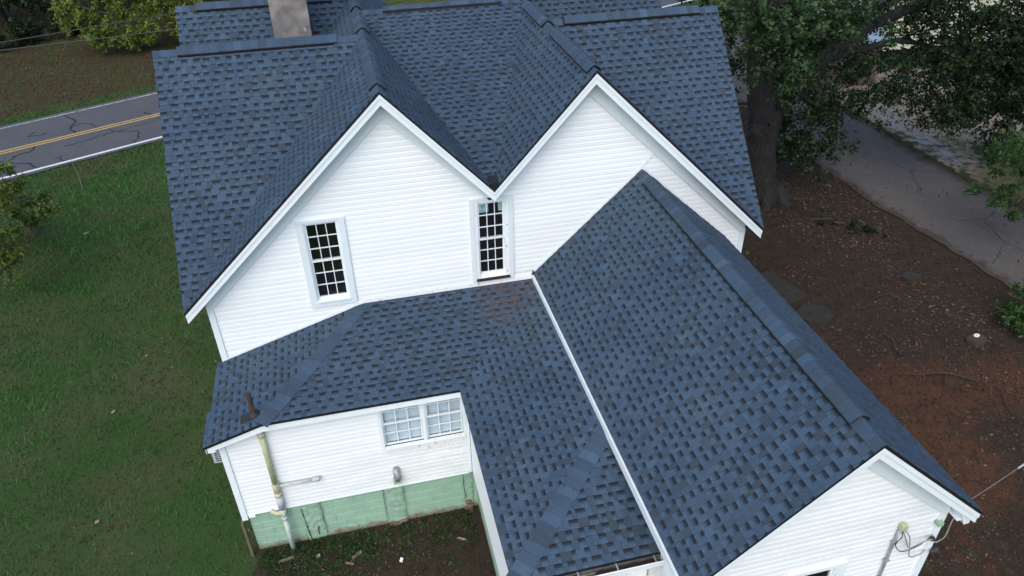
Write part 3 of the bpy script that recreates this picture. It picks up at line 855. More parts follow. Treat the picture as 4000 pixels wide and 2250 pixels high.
# ------------------------------------------------------------------ siding
PROF = [(0.0, 0.004), (0.0, 0.0115), (0.58, 0.0105), (0.80, 0.005), (1.0, 0.003)]
def board_mesh(mb, O, U, N, z0, hgt, lims, dirt, att):
    """one Dutch-lap course: lims(z) gives the two ends along U"""
    O, U, N = np.asarray(O, float), np.asarray(U, float), np.asarray(N, float)
    vs_ = []
    for f, out in PROF:
        a, b_ = lims(z0 + f * hgt)
        for q in (a, b_): vs_.append(O + U * q + N * out + np.array([0, 0, z0 + f * hgt]))
    fs = [(2 * i, 2 * i + 1, 2 * i + 3, 2 * i + 2) for i in range(len(PROF) - 1)]
    mb.add(vs_, fs)
    for f in fs:
        for vi in f: att.append(dirt(vs_[vi]))
def boards(part, O, U, N, z0, z1, span, holes=(), dirt=lambda p: 0.0, joined=None, skip=lambda z, a, b_: False):
    """lay courses from z0 to z1; span(z) -> list of intervals; holes: (u0, u1, z0, z1)"""
    z = z0
    while z < z1 - 0.01:
        hgt = min(S, z1 - z)
        zm = z + hgt * 0.5
        for si, (a, b_) in enumerate(span(zm)):
            pieces = [(a, b_, True, True)]
            for (u0, u1, h0, h1) in holes:
                if z < h1 and z + hgt > h0:
                    nxt = []
                    for (p, q, l, r) in pieces:
                        if q <= u0 or p >= u1: nxt.append((p, q, l, r)); continue
                        if p < u0: nxt.append((p, u0, l, False))
                        if q > u1: nxt.append((u1, q, False, r))
                    pieces = nxt
            for (p, q, l, r) in pieces:
                if q - p < 0.02 or skip(z, p, q): continue
                def lims(zz, p=p, q=q, l=l, r=r, si=si):
                    sp = span(zz)
                    a2, b2 = sp[si] if si < len(sp) else (p, q)
                    return (a2 if l else p), (b2 if r else q)
                if joined is not None: board_mesh(joined[0], O, U, N, z, hgt, lims, dirt, joined[1])
                else:
                    mb, att = MB(), []
                    board_mesh(mb, O, U, N, z, hgt, lims, dirt, att)
                    mb.build('siding_board', M['siding'], part, False, None, {'dirt': att})
        z += S

FX = (1, 0, 0); FN = (0, -1, 0)
def main_span(z):
    l = XFL if z < 4.60 else XFL + (z - 4.60) / SLB * 1.0
    r_ = XFR if z < 4.66 else XFR - (z - 4.66) / SRB
    if z < 6.10: return [(l, XV), (XV, r_)]
    m1 = XV - (z - 6.10) / 1.06; m2 = XV + (z - 6.10) / 1.06
    out = []
    out.append((l, max(m1, l + 0.005))); out.append((min(m2, r_ - 0.005), r_))
    return out
W1, W2 = (-0.36, 0.30, 4.43, 6.18), (2.84, 3.43, 4.45, 6.15)
def dirt_main(p):
    x, z = p[0], p[2]
    a = max(0, 1 - abs(z - 4.33) / 0.22) * (1.0 if 0.4 < x < 2.7 else (0.7 if 3.4 < x < 3.9 else 0.0))
    return a + 0.10 * max(0, 1 - (z - 4.3) / 1.6) * (1 if x > 0.8 else 0.2)
mb = MB()
mb.box((XFL + 0.02, 0.03, 3.0), (XV, 0.05, 4.2))
wall = mb.build('front_gable_wall', M['trim'], house)
MB().box((XFL - 0.012, -0.036, 0.0), (XFL + 0.10, 0.028, 4.70)).build('corner_post', M['trim'], wall)
MB().box((XFR - 0.10, -0.036, 1.1), (XFR + 0.012, 0.05, 4.72)).build('corner_post', M['trim'], wall)
boards(wall, (0, 0, 0), FX, FN, 1.15, 8.05, main_span, [W1, W2], dirt_main,
       skip=lambda z, a, b_: (b_ <= XV + .01 and z < 3.05))
# the lean-to front wall
Z1a = 1.15
mb = MB()
mb.box((XFL - 0.012, YE1 - 0.038, Z1a - 0.13), (XFL + 0.095, YE1 + 0.05, 3.28)); mb.box((2.09, YE1 - 0.03, Z1a), (2.15, YE1 + 0.02, 3.42))
mb.box((XFL + 0.097, YE1 - 0.024, Z1a - 0.03), (2.085, YE1 + 0.01, Z1a - 0.002)); mb.box((XFL + 0.12, YE1 - 0.05, Z1a - 0.075), (XFL + 0.24, YE1 + 0.01, Z1a - 0.032))
wall2 = mb.build('lean_to_front_wall', M['trim'], house)
W3 = (0.52, 2.06, 2.26, 3.45)
def span2(z):
    l = XFL + 0.09 if z < 3.2 else XFL + 0.09 + (z - 3.2) / 0.312
    return [(min(l, 2.0), 2.09)]
boards(wall2, (0, YE1, 0), FX, FN, Z1a, 3.44, span2, [W3], lambda p: 0.35 if p[0] > 1.6 and p[2] < 2.3 else 0.05)
# the wing gable wall
mb = MB()
mb.box((XWLL + 0.1, YEW + 0.03, 0.9), (5.6, YEW + 0.05, 4.2))
wall3 = mb.build('wing_gable_wall', M['trim'], house)
MB().box((XWLR - 0.10, YEW - 0.038, 0.9), (XWLR + 0.012, YEW + 0.028, 4.72)).build('corner_post', M['trim'], wall3)
MB().box((XWLL - 0.012, YEW - 0.038, 0.9), (XWLL + 0.10, YEW + 0.028, 4.30)).build('corner_post', M['trim'], wall3)
def span3(z):
    l = XWLL + 0.09 if z < 4.20 else XWLL + 0.09 + (z - 4.20) * (XW - XWE) / (ZW - ZWE)
    r_ = XWLR - 0.09 if z < 4.50 else XWLR - 0.09 - (z - 4.50) * (XWR - XW) / (ZW - ZWR)
    return [(min(l, XW - .01), max(r_, XW + .01))]
W4 = (5.76, 6.38, 2.2, 3.70)
boards(wall3, (0, YEW, 0), FX, FN, 0.95, 6.02, span3, [W4],
       lambda p: 0.22 * (1 if p[0] > 5.2 else 0.3) if 3.6 < p[2] < 4.75 else 0.03)
# side walls, joined courses seen edge-on
for nm, O, U, N, a, b_, z0, z1 in (('wing_side_wall', (XWLL, 0, 0), (0, 1, 0), (-1, 0, 0), YEW, -0.02, 0.95, 4.30), ('wing_side_wall', (XWLR, 0, 0), (0, 1, 0), (1, 0, 0), YEW, -0.02, 0.95, 4.55),
                                   ('side_wall', (XFL, 0, 0), (0, 1, 0), (-1, 0, 0), 0.0, 9.4, 1.1, 4.75), ('side_wall', (XFR, 0, 0), (0, 1, 0), (1, 0, 0), 0.0, 9.4, 1.1, 4.78),
                                   ('lean_to_side_wall', (XFL, 0, 0), (0, 1, 0), (-1, 0, 0), YE1, -0.02, 1.1, 3.24),
                                   ('porch_side_wall', (2.17, 0, 0), (0, 1, 0), (-1, 0, 0), -6.10, YE1 - 0.02, 1.2, 3.44),
                                   ('back_wall', (0, 9.40, 0), (1, 0, 0), (0, 1, 0), XFL, XFR, 1.1, 4.75)):
    mb, att = MB(), []
    boards(None, O, U, N, z0, z1, lambda z, a=a, b_=b_: [(a, b_)], joined=(mb, att))
    mb.build(nm, M['siding'], house, False, None, {'dirt': att})
# upper gable ends of the side and back walls
mb = MB()
for x, zt, yf in ((XFL, LT, YL), (XFR, RT, YR)):
    t = 0.02 if x < 0 else -0.02
    for y0, yr_, y1 in ((0.0, YL, LT[0]), (LT[0], YFL, 9.4)):
        za = 4.7 if y0 == 0 else zt[1] - 0.2; zb = zt[1] - 0.2 if y0 == 0 else 4.7
        mb.prism([(x, y0, 4.7), (x, y1, 4.7), (x, y1, zb), (x, yr_, H - 0.25), (x, y0, za)], (t, 0, 0))
mb.prism([(XFL, 9.4, 4.7), (XFR, 9.4, 4.7), (X2, 9.4, 8.3), (XV, 9.4, 6.3), (X1, 9.4, 8.3)], (0, -0.02, 0))
mb.build('side_gable_wall', M['siding'], house)

# porch wall under the gutter, with its door casing
mb, att = MB(), []
boards(None, (0, -6.05, 0), FX, FN, 1.0, 3.45, lambda z: [(2.19, 3.02), (3.86, XWLL - 0.03)], joined=(mb, att))
pw = mb.build('porch_front_wall', M['siding'], house, False, None, {'dirt': att})
for x0, x1, dy in ((3.02, 3.12, .05), (3.125, 3.18, .035), (3.81, 3.86, .05)):
    MB().box((x0, -6.05 - dy, 0.9), (x1, -6.0, 3.46)).build('door_casing', M['trim'], pw)
MB().box((3.18, -6.055, 0.9), (3.81, -6.02, 3.46)).build('door', M['trim'], pw)
MB().box((2.17, -6.10, 0.9), (2.27, -5.98, 3.45)).build('corner_post', M['trim'], pw)

# ------------------------------------------------------------------ foundation of painted blocks
mb = MB()
mb.box((XFL + 0.09, YE1 + 0.075, -0.3), (2.25, YE1 + 0.3, 1.16)); mb.box((XFL + 0.10, YE1 + 0.31, -0.3), (XFL + 0.3, 0, 1.1)); mb.box((2.253, -6.1, -0.3), (2.45, YE1 + 0.07, 1.2))
mb.box((XFL + 0.1, 0.01, -0.3), (XFL + 0.3, 9.3, 1.1)); mb.box((XFR - 0.3, 0, -0.3), (XFR - 0.08, 9.3, 1.1)); mb.box((XWLR - 0.3, YEW + 0.1, -0.3), (XWLR - 0.06, -0.01, 0.98)); mb.box((XWLL + 0.09, YEW + 0.08, -0.3), (XWLR - 0.31, YEW + 0.3, 0.98))
found = mb.build('foundation', M['mortar'], house)
yb = YE1 + 0.075
def block(x0, x1, z0, z1, r, dep=0.007):
    g = 0.010
    j = r.normal(0, 0.001)
    x0 += g / 2; x1 -= g / 2; z0 += g / 2; z1 -= g / 2
    c = 0.005
    mb = MB()
    mb.add([(x0, yb, z0), (x1, yb, z0), (x1, yb, z1), (x0, yb, z1), (x0 + c, yb - dep + j, z0 + c), (x1 - c, yb - dep + j, z0 + c), (x1 - c, yb - dep + j, z1 - c), (x0 + c, yb - dep + j, z1 - c)],
           [(4, 5, 6, 7), (0, 1, 5, 4), (1, 2, 6, 5), (2, 3, 7, 6), (3, 0, 4, 7)])
    mb.build('concrete_block', M['green'], found)
rb = np.random.default_rng(11)
PIL = [(-1.275, -0.885), (0.335, 0.745), (1.97, 2.17)]
for row in range(6):
    z0 = -0.05 + row * 0.2
    z1 = min(z0 + 0.2, Z1a - 0.035)
    x = XFL + 0.09 - (0.2 if row % 2 else 0.0)
    while x < 2.17:
        a, b_ = max(x, XFL + 0.09), min(x + 0.4, 2.17)
        segs = [(a, b_)]
        for p0, p1 in PIL:
            nx = []
            for s0, s1 in segs:
                if s1 <= p0 or s0 >= p1: nx.append((s0, s1)); continue
                if s0 < p0: nx.append((s0, p0))
                if s1 > p1: nx.append((p1, s1))
            segs = nx
        for s0, s1 in segs:
            if s1 - s0 > 0.04: block(s0, s1, z0, z1, rb)
        x += 0.4
def rough_patch(x0, x1, z0, z1, proud, r, mat, name, parent):
    nx, nz = 9, 22
    xs = np.linspace(x0, x1, nx); zs = np.linspace(z0, z1, nz)
    vs_, fs = [], []
    for j, z in enumerate(zs):
        for i, x in enumerate(xs):
            edge = i in (0, nx - 1) or j in (0, nz - 1)
            jit = r.normal(0, 0.012) if i in (0, nx - 1) else r.normal(0, 0.006)
            vs_.append((x + jit, yb - (0.0 if edge else proud + abs(r.normal(0, 0.008)) + 0.007 * math.sin(z * 42 + x * 9)), z + r.normal(0, 0.006)))
    for j in range(nz - 1):
        for i in range(nx - 1): fs.append((j * nx + i, j * nx + i + 1, (j + 1) * nx + i + 1, (j + 1) * nx + i))
    mb = MB(); mb.add(vs_, fs); return mb.build(name, mat, parent, True)
for p0, p1 in PIL: rough_patch(p0, p1, -0.06, 1.10, 0.022, rb, M['green_rough'], 'pilaster', found)
def scar(pts, w):
    """open crack in the wall face"""
    mb = MB()
    for (xa, za), (xb, zb) in zip(pts[:-1], pts[1:]):
        wa, wb = 0.6 * w * rb.uniform(0.3, 1.2), 0.6 * w * rb.uniform(0.3, 1.2)
        mb.prism([(xa - wa, yb - 0.045, za), (xb - wb, yb - 0.045, zb), (xb + wb, yb - 0.045, zb), (xa + wa, yb - 0.045, za)], (0, 0.02, 0))
    mb.build('crack', M['scar'], found)
scar([(-1.27, 0.95), (-1.27, 0.8), (-1.25, 0.62), (-1.25, 0.5), (-1.22, 0.38)], 0.008); scar([(-1.245, 0.42), (-1.235, 0.30), (-1.225, 0.12), (-1.215, 0.0)], 0.018)
scar([(-0.90, 1.05), (-0.885, 0.8), (-0.90, 0.6), (-0.88, 0.35), (-0.89, 0.1)], 0.007); scar([(-1.03, 0.34), (-1.05, 0.22), (-1.04, 0.10)], 0.022)
scar([(0.34, 1.05), (0.335, 0.6), (0.34, 0.1)], 0.005); scar([(0.745, 1.0), (0.75, 0.5), (0.74, 0.1)], 0.006); scar([(1.97, 1.0), (1.965, 0.7), (1.985, 0.4), (1.97, 0.28)], 0.009)
MB().box((1.05, yb - 0.027, 1.055), (1.42, yb + 0.0, 1.095)).build('air_vent', M['debris'], found)
MB().box((0.36, yb - 0.035, 1.085), (0.72, yb, 1.105)).build('air_vent', M['brick'], found)
def stone_lump(cx, cy, cz, rx, ry, rz, r, mat, name, parent=None, sub=10):
    vs_, fs = [], []
    for j in range(7):
        th = math.pi * (j / 6) - math.pi / 2
        for i in range(sub):
            ph = 2 * math.pi * i / sub
            k = 1 + r.normal(0, 0.10)
            sq = lambda v: math.copysign(abs(v) ** 0.6, v)
            vs_.append((cx + rx * k * sq(math.cos(th)) * sq(math.cos(ph)), cy + ry * k * sq(math.cos(th)) * sq(math.sin(ph)), cz + rz * k * math.sin(th)))
    for j in range(6):
        for i in range(sub): fs.append((j * sub + i, j * sub + (i + 1) % sub, (j + 1) * sub + (i + 1) % sub, (j + 1) * sub + i))
    mb = MB(); mb.add(vs_, fs); return mb.build(name, mat, parent)
for k, (x, z, w) in enumerate(((0.45, -0.01, .10), (0.66, 0.01, .10), (0.55, -0.05, .14), (2.04, 0.20, .07), (2.07, 0.08, .08), (2.03, -0.01, .09))):
    stone_lump(x, yb - 0.03, z, w, 0.06, 0.045, rb, M['brick'], 'footing_stone', found)

# ------------------------------------------------------------------ windows
def frame_boxes(mb, x0, x1, z0, z1, wl, wr, wt, wb, ya, yb_):
    mb.box((x0, ya, z0), (x0 + wl, yb_, z1)); mb.box((x1 - wr, ya, z0), (x1, yb_, z1))
    mb.box((x0 + wl, ya, z1 - wt), (x1 - wr, yb_, z1)); mb.box((x0 + wl, ya, z0), (x1 - wr, yb_, z0 + wb))
def sash(win, x0, x1, z0, z1, y, cols, rows, nm, rail=0.04, bar=0.016, mat=None, top=None, bot=None):
    mat = mat or M['trim']
    mb = MB(); frame_boxes(mb, x0, x1, z0, z1, rail, rail, top or rail, bot or rail, y, y + 0.035)
    mb.build(nm, mat, win)
    a, b_, c, d = x0 + rail, x1 - rail, z0 + (bot or rail), z1 - (top or rail)
    cw, rh = (b_ - a) / cols, (d - c) / rows
    for j in range(rows):
        for i in range(cols):
            MB().box((a + i * cw + 0.002, y + 0.016, c + j * rh + 0.002), (a + (i + 1) * cw - 0.002, y + 0.020, c + (j + 1) * rh - 0.002)).build('pane', M['glass'], win)
    for i in range(1, cols): MB().box((a + i * cw - bar / 2, y + 0.004, c), (a + i * cw + bar / 2, y + 0.03, d)).build('muntin', mat, win)
    for j in range(1, rows): MB().box((a, y + 0.006, c + j * rh - bar / 2), (b_, y + 0.028, c + j * rh + bar / 2)).build('muntin', mat, win)
def recess(win, x0, x1, z0, z1, y, deep=0.9):
    mb = MB()
    v = [(x0, y, z0), (x1, y, z0), (x1, y, z1), (x0, y, z1), (x0 - .3, y + deep, z0 - .3), (x1 + .3, y + deep, z0 - .3), (x1 + .3, y + deep, z1 + .1), (x0 - .3, y + deep, z1 + .1)]
    mb.add(v, [(4, 5, 6, 7), (0, 1, 5, 4), (1, 2, 6, 5), (2, 3, 7, 6), (3, 0, 4, 7)])
    mb.build('dark_room', M['dark'], win)
# left gable window
mb = MB()
frame_boxes(mb, -0.475, 0.40, 4.312, 6.21, 0.125, 0.115, 0.055, 0.12, -0.050, 0.0)
win = mb.build('window', M['trim_cool'], house)
mb = MB(); frame_boxes(mb, -0.350, 0.285, 4.432, 6.155, 0.022, 0.022, 0.022, 0.022, -0.030, 0.06); mb.build('window_frame', M['trim'], win)
MB().box((-0.355, -0.072, 4.418), (0.290, -0.0505, 4.436)).build('sill', M['trim'], win)
sash(win, -0.327, 0.262, 5.30, 6.132, 0.0, 3, 3, 'upper_sash', 0.035, 0.015)
sash(win, -0.327, 0.262, 4.456, 5.33, 0.037, 3, 3, 'lower_sash', 0.035, 0.015)
recess(win, -0.345, 0.28, 4.44, 6.15, 0.085)
# older window under the valley
mb = MB()
frame_boxes(mb, 2.715, 3.563, 4.345, 6.225, 0.085, 0.095, 0.05, 0.01, -0.046, 0.0)
win = mb.build('window', M['trim_cool'], house)
mb = MB(); frame_boxes(mb, 2.80, 3.468, 4.375, 6.175, 0.062, 0.062, 0.05, 0.05, -0.030, 0.0); mb.build('old_casing', M['trim_old'], win)
mb = MB(); frame_boxes(mb, 2.862, 3.406, 4.425, 6.125, 0.012, 0.012, 0.012, 0.02, -0.012, 0.075); mb.build('window_frame', M['trim'], win)
MB().box((2.79, -0.085, 4.385), (3.48, -0.031, 4.420)).build('sill', M['debris'], win)
sash(win, 2.874, 3.394, 5.285, 6.113, 0.008, 3, 3, 'upper_sash', 0.030, 0.015)
sash(win, 2.874, 3.394, 4.445, 5.315, 0.045, 3, 3, 'lower_sash', 0.030, 0.015, bot=0.07)
recess(win, 2.87, 3.40, 4.44, 6.12, 0.085)
st = MB().box((2.908, 0.0305, 5.885), (3.092, 0.0315, 6.080)).build('sticker', M['sticker'], win)
mb = MB()
hx, hz, hy = 3.0, 5.99, 0.0295
for poly in ([(-.045, .03), (.0, .068), (.045, .03), (.033, .027), (.0, .053), (-.033, .027)], [(-.045, .03), (-.022, .04), (-.012, -.035), (-.02, -.03)],
             [(-.008, .02), (.024, .024), (.024, -.012), (-.008, -.014), (-.008, -.006), (.016, -.004), (.016, .014), (-.008, .012)]):
    mb.prism([(hx + a, hy, hz + c) for a, c in poly], (0, 0.0008, 0))
mb.build('sticker_emblem', M['sticker_print'], win)
for txt, dz, size in (('Approved to', 5.925, .036), ('Certifications', 5.895, .034)):
    cu = bpy.data.curves.new('sticker_text', 'FONT'); cu.body = txt; cu.size = size; cu.align_x = 'CENTER'
    to = bpy.data.objects.new('tmp', cu); COL.objects.link(to)
    me = bpy.data.meshes.new_from_object(to); bpy.data.objects.remove(to)
    me.materials.clear(); me.materials.append(M['sticker_print'])
    me.transform(Matrix.Translation((3.0, 0.0295, dz)) @ Matrix.Rotation(math.pi / 2, 4, 'X') @ Matrix.Scale(0.80, 4))
    link('sticker_text', me, win)
MB().box((3.285, 0.0305, 5.885), (3.362, 0.0315, 6.080)).build('sticker', M['sticker_plain'], win)
# double window of the lean-to
yw = YE1
mb = MB()
frame_boxes(mb, 0.448, 2.085, 2.13, 3.52, 0.075, 0.045, 0.02, 0.14, yw - 0.045, yw)
mb.box((1.27, yw - 0.043, 2.14), (1.345, yw - 0.001, 3.50))
win = mb.build('window', M['trim'], house)
MB().box((0.53, yw - 0.085, 2.235), (2.05, yw - 0.0455, 2.268)).build('sill', M['trim_old'], win)
MB().box((0.535, yw - 0.052, 2.145), (2.04, yw - 0.0455, 2.23)).build('sill_apron', M['trim_old'], win)
MB().box((1.285, yw - 0.062, 2.06), (1.325, yw - 0.0435, 3.45)).build('mullion', M['trim'], win)
for a, b_ in ((0.523, 1.270), (1.345, 2.040)):
    sash(win, a, b_, 2.83, 3.48, yw - 0.012, 3, 2, 'upper_sash', 0.035, 0.018, M['trim'])
    sash(win, a, b_, 2.27, 2.86, yw + 0.025, 3, 2, 'lower_sash', 0.035, 0.018, M['trim'])
    mb = MB()
    z = 2.30
    while z < 3.46:
        mb.add([(a + 0.01, yw + 0.085, z), (b_ - 0.01, yw + 0.085, z), (b_ - 0.01, yw + 0.103, z + 0.024), (a + 0.01, yw + 0.103, z + 0.024)], [(0, 1, 2, 3)])
        z += 0.027
    tag(mb.build('blind', M['blind'], win), kind='stuff')
recess(win, 0.53, 2.03, 2.25, 3.47, yw + 0.07, 0.6)
# wing gable window, its head just in the picture
y = YEW
mb = MB(); frame_boxes(mb, 5.62, 6.535, 2.08, 3.79, 0.14, 0.14, 0.075, 0.12, y - 0.05, y); frame_boxes(mb, 5.76, 6.395, 2.2, 3.715, 0.02, 0.02, 0.02, 0.02, y - 0.03, y + 0.06)
win = mb.build('window', M['trim'], house)
sash(win, 5.78, 6.375, 2.95, 3.695, y, 1, 1, 'upper_sash', 0.03)
sash(win, 5.78, 6.375, 2.22, 2.98, y + 0.037, 1, 1, 'lower_sash', 0.03)
recess(win, 5.765, 6.39, 2.21, 3.71, y + 0.085)

# ------------------------------------------------------------------ chimney and pipes
mb = MB()
cx0, cx1, cy0, cy1 = -0.555, 0.235, 5.05, 5.75
r_ = np.random.default_rng(5)
zs = [5.8, 7.6, 8.3, 9.0, 9.6, 10.3, 11.0]
ring = []
for z in zs:
    for (x, y_) in ((cx0, cy0), ((cx0 + cx1) / 2, cy0), (cx1, cy0), (cx1, cy1), (cx0, cy1)):
        ring.append((x + r_.normal(0, .006), y_ + r_.normal(0, .006), z))
mb.add(ring, [(j * 5 + i, j * 5 + (i + 1) % 5, (j + 1) * 5 + (i + 1) % 5, (j + 1) * 5 + i) for j in range(len(zs) - 1) for i in range(5)] + [tuple(30 + i for i in range(5))])
chim = mb.build('chimney', M['chimney'], house)
MB().box((cx0 - 0.06, cy0 - 0.06, 11.0), (cx1 + 0.06, cy1 + 0.06, 11.12)).build('chimney_cap', M['chimney'], chim)
MB().box((cx1 + 0.012, cy0 - 0.02, 6.0), (cx1 + 0.03, cy1, 8.25)).build('flashing', M['black_edge'], chim)
stone_lump(cx1 - 0.06, cy0 - 0.005, 7.93, 0.10, 0.02, 0.05, r_, M['chimney_base'], 'bare_patch', chim)
stone_lump(cx1 - 0.12, cy0 + 0.002, 8.20, 0.03, 0.012, 0.05, r_, M['chimney_base'], 'bare_patch', chim)

vx, vy = -1.635, -1.97
vz = zl(vx)
vp = MB().tube([(vx, vy, vz - 0.1), (vx, vy, vz + 0.52)], 0.042, 12, False).build('vent_pipe', M['rust'], house, True)
MB().tube([(vx, vy, vz + 0.40), (vx, vy, vz + 0.515)], 0.036, 12, True).build('pipe_mouth', M['dark'], vp)
MB().tube([(vx, vy, vz), (vx, vy, vz + 0.035), (vx, vy, vz + 0.06), (vx, vy, vz + 0.09)], [0.11, 0.10, 0.07, 0.047], 14).build('rubber_boot', M['rubber'], vp)
MB().prism([(vx - .24, vy - .12, zl(vx - .24) + .018), (vx + .05, vy - .12, zl(vx + .05) + .018), (vx + .05, vy + .10, zl(vx + .05) + .018), (vx - .24, vy + .10, zl(vx - .24) + .018)], (0, 0, 0.006)).build('flashing', M['rubber'], vp)

px, py = -1.582, YE1 - 0.085
dp = MB().tube([(px, py, 1.86), (px, py, 3.40)], 0.052, 12).build('drain_pipe', M['pipe'], house, True)
def collar(z0, z1, r0, mat): MB().tube([(px, py, z0), (px, py, z0 + 0.012), (px, py, z1 - 0.012), (px, py, z1)], [r0 * .88, r0, r0, r0 * .88], 12).build('pipe_collar', mat, dp, True)
collar(3.15, 3.24, .068, M['pipe_cream']); collar(1.70, 1.92, .068, M['pipe_cream']); collar(1.56, 1.66, .070, M['pipe_cream'])
MB().tube([(px, py, 1.60), (px, py, 1.72)], 0.058, 12).build('pipe_fitting', M['pipe_cream'], dp, True)
MB().tube([(px, py, 1.22), (px, py, 1.565)], 0.066, 12).build('pipe_sleeve', M['pipe_grey'], dp, True)
MB().tube([(px, py, 0.92), (px, py, 1.23)], 0.056, 12).build('pipe_fitting', M['pipe_pale'], dp, True)
collar(0.90, 1.0, .066, M['pipe_pale'])
MB().tube([(px, py, -0.10), (px, py, 0.92)], 0.050, 12).build('lower_pipe', M['pipe_pale'], dp, True)
MB().tube([(px + .03, py, 1.84), (px + .70, py, 1.835)], 0.030, 10).build('branch_pipe', M['pipe_pale'], dp, True)
MB().tube([(px + .67, py, 1.835), (px + .72, py, 1.835), (px + .78, py, 1.835), (px + .80, py + .05, 1.835)], [.044, .048, .048, .03], 10).build('branch_elbow', M['pipe_pale'], dp, True)
MB().tube([(px, py, 1.10), (px - .06, py - .01, 1.10), (px - .14, py, 1.115), (px - .22, py + .05, 1.15)], [.045, .045, .04, .035], 10).build('side_inlet', M['pipe_cream'], dp, True)

# dryer hood on the lean-to wall
vh = MB().tube([(0.66, YE1 - .02, 1.66), (0.66, YE1 - .09, 1.64), (0.66, YE1 - .12, 1.56), (0.66, YE1 - .11, 1.42)], [.06, .07, .068, .06], 12).build('dryer_hood', M['grey_metal'], house, True)
MB().box((0.575, YE1 - .14, 1.33), (0.74, YE1 - .02, 1.42)).build('hood_base', M['green'], vh)

# gutter of the porch roof
gy0, gy1 = Y2F - 0.005, Y2F - 0.115
gz = HE - 0.05
def along(poly, x0, x1): return MB().prism([(x0, a, c) for a, c in poly], (x1 - x0, 0, 0))
gut = along([(gy1, gz - .11), (gy1 - .006, gz - .11), (gy1 - .020, gz + .01), (gy1 - .012, gz + .016), (gy1 + .002, gz + .004)], X2E + 0.05, XWLL - 0.015).build('gutter', M['alu'], house)
along([(gy1, gz - .11), (gy0, gz - .11), (gy0, gz - .10), (gy1, gz - .10)], X2E + 0.05, XWLL - 0.015).build('gutter_trough', M['gutter_in'], gut)
along([(gy0 + .010, gz - .11), (gy0 + .022, gz - .11), (gy0 + .022, gz - .006), (gy0 + .010, gz - .006)], X2E + 0.05, XWLL - 0.015).build('gutter_back', M['gutter_in'], gut)
for x in (2.35, 2.93, 3.50, 4.07):
    MB().box((x - .012, gy1 - .002, gz - .004), (x + .012, gy0 + .01, gz + .002)).build('gutter_bracket', M['grey_metal'], gut)
r_ = np.random.default_rng(9)
for x, w in ((2.45, .22), (2.78, .12), (3.35, .18), (3.62, .26), (3.95, .22)):
    stone_lump(x, (gy0 + gy1) / 2, gz - .075, w, .05, .055 if x < 3 else .03, r_, M['debris'], 'leaf_debris', gut, 14)

# conduit, junction box and cables on the wing gable
yc = YEW - 0.05
cond = MB().tube([(7.185, yc, 4.30), (7.175, yc, 3.9), (7.18, yc, 3.3), (7.18, yc, 2.0)], .019, 8).build('conduit', M['grey_metal'], house, True)
for z in (4.02, 3.62, 3.2): MB().box((7.14, yc - .022, z - .015), (7.215, yc + .03, z + .015)).build('conduit_clip', M['grey_metal'], cond)
MB().box((7.165, yc - .05, 4.31), (7.25, yc + .03, 4.40)).build('junction_box', M['pipe'], cond)
def curve_pts(pts, n=8):
    pts = [np.array(p, float) for p in pts]; out = []
    for i in range(len(pts) - 1):
        p0, p1, p2, p3 = pts[max(i - 1, 0)], pts[i], pts[i + 1], pts[min(i + 2, len(pts) - 1)]
        for k in range(n):
            t = k / n
            out.append(0.5 * ((2 * p1) + (-p0 + p2) * t + (2 * p0 - 5 * p1 + 4 * p2 - p3) * t * t + (-p0 + 3 * p1 - 3 * p2 + p3) * t ** 3))
    out.append(pts[-1]); return out
for pts, rad, mt in (([(7.22, yc - .03, 4.31), (7.33, yc - .06, 4.16), (7.42, yc - .05, 3.90), (7.50, yc - .05, 3.66), (7.66, yc - .03, 3.60), (7.80, yc, 3.64)], .009, 'cable'),
                     ([(7.20, yc - .03, 4.31), (7.30, yc - .05, 4.10), (7.42, yc - .05, 3.88), (7.55, yc - .08, 3.98), (7.72, yc - .06, 3.98), (7.90, yc - .02, 3.80)], .009, 'cable'),
                     ([(7.19, yc - .03, 4.31), (7.21, yc - .05, 4.18), (7.17, yc - .04, 4.02), (7.30, yc - .05, 3.84), (7.48, yc - .05, 3.84), (7.66, yc - .04, 3.92), (7.80, yc, 3.98)], .007, 'cable_dark'),
                     ([(7.90, yc - .02, 3.80), (7.97, yc - .05, 3.95), (7.96, yc - .05, 4.25), (8.02, yc - .02, 4.42), (8.08, -7.20, 4.52)], .009, 'cable')):
    MB().tube(curve_pts(pts), rad, 6).build('loose_cable', M[mt], cond, True)
MB().box((7.76, yc - .055, 4.22), (7.84, yc + .02, 4.285)).build('cable_bracket', M['green'], cond)
stone_lump(7.79, yc - .03, 3.93, .035, .03, .035, r_, M['rubber'], 'cable_clamp', cond)
stone_lump(7.93, yc - .03, 3.62, .07, .03, .04, r_, M['cable_dark'], 'cable_splice', cond)

# ------------------------------------------------------------------ things standing or lying round the house
t = thing('window_air_conditioner', 'grey slotted air conditioner box under the left eave of the lean-to', 'air conditioner', None, (-2.55, -1.6, 2.2))
def tl(o, par):   # keep world coordinates for a part of a thing that has a location of its own
    o.parent = par; o.location = -par.location; return o
tl(MB().box((-2.59, -1.76, 2.36), (XFL - 0.02, -1.25, 2.78)).build('casing', M['ac']), t)
for k in range(7):
    for j in range(3):
        tl(MB().box((-2.545 + j * .062, -1.764, 2.40 + k * .05), (-2.495 + j * .062, -1.7595, 2.425 + k * .05)).build('louvre', M['rubber']), t)

t = thing('timber_post', 'short weathered timber post standing upright at the corner of the green foundation', 'post', None, (-2.375, -2.06, 0))
tl(MB().box((-2.40, -2.11, -0.2), (-2.35, -2.01, 0.98)).build('timber', M['wood_post']), t)

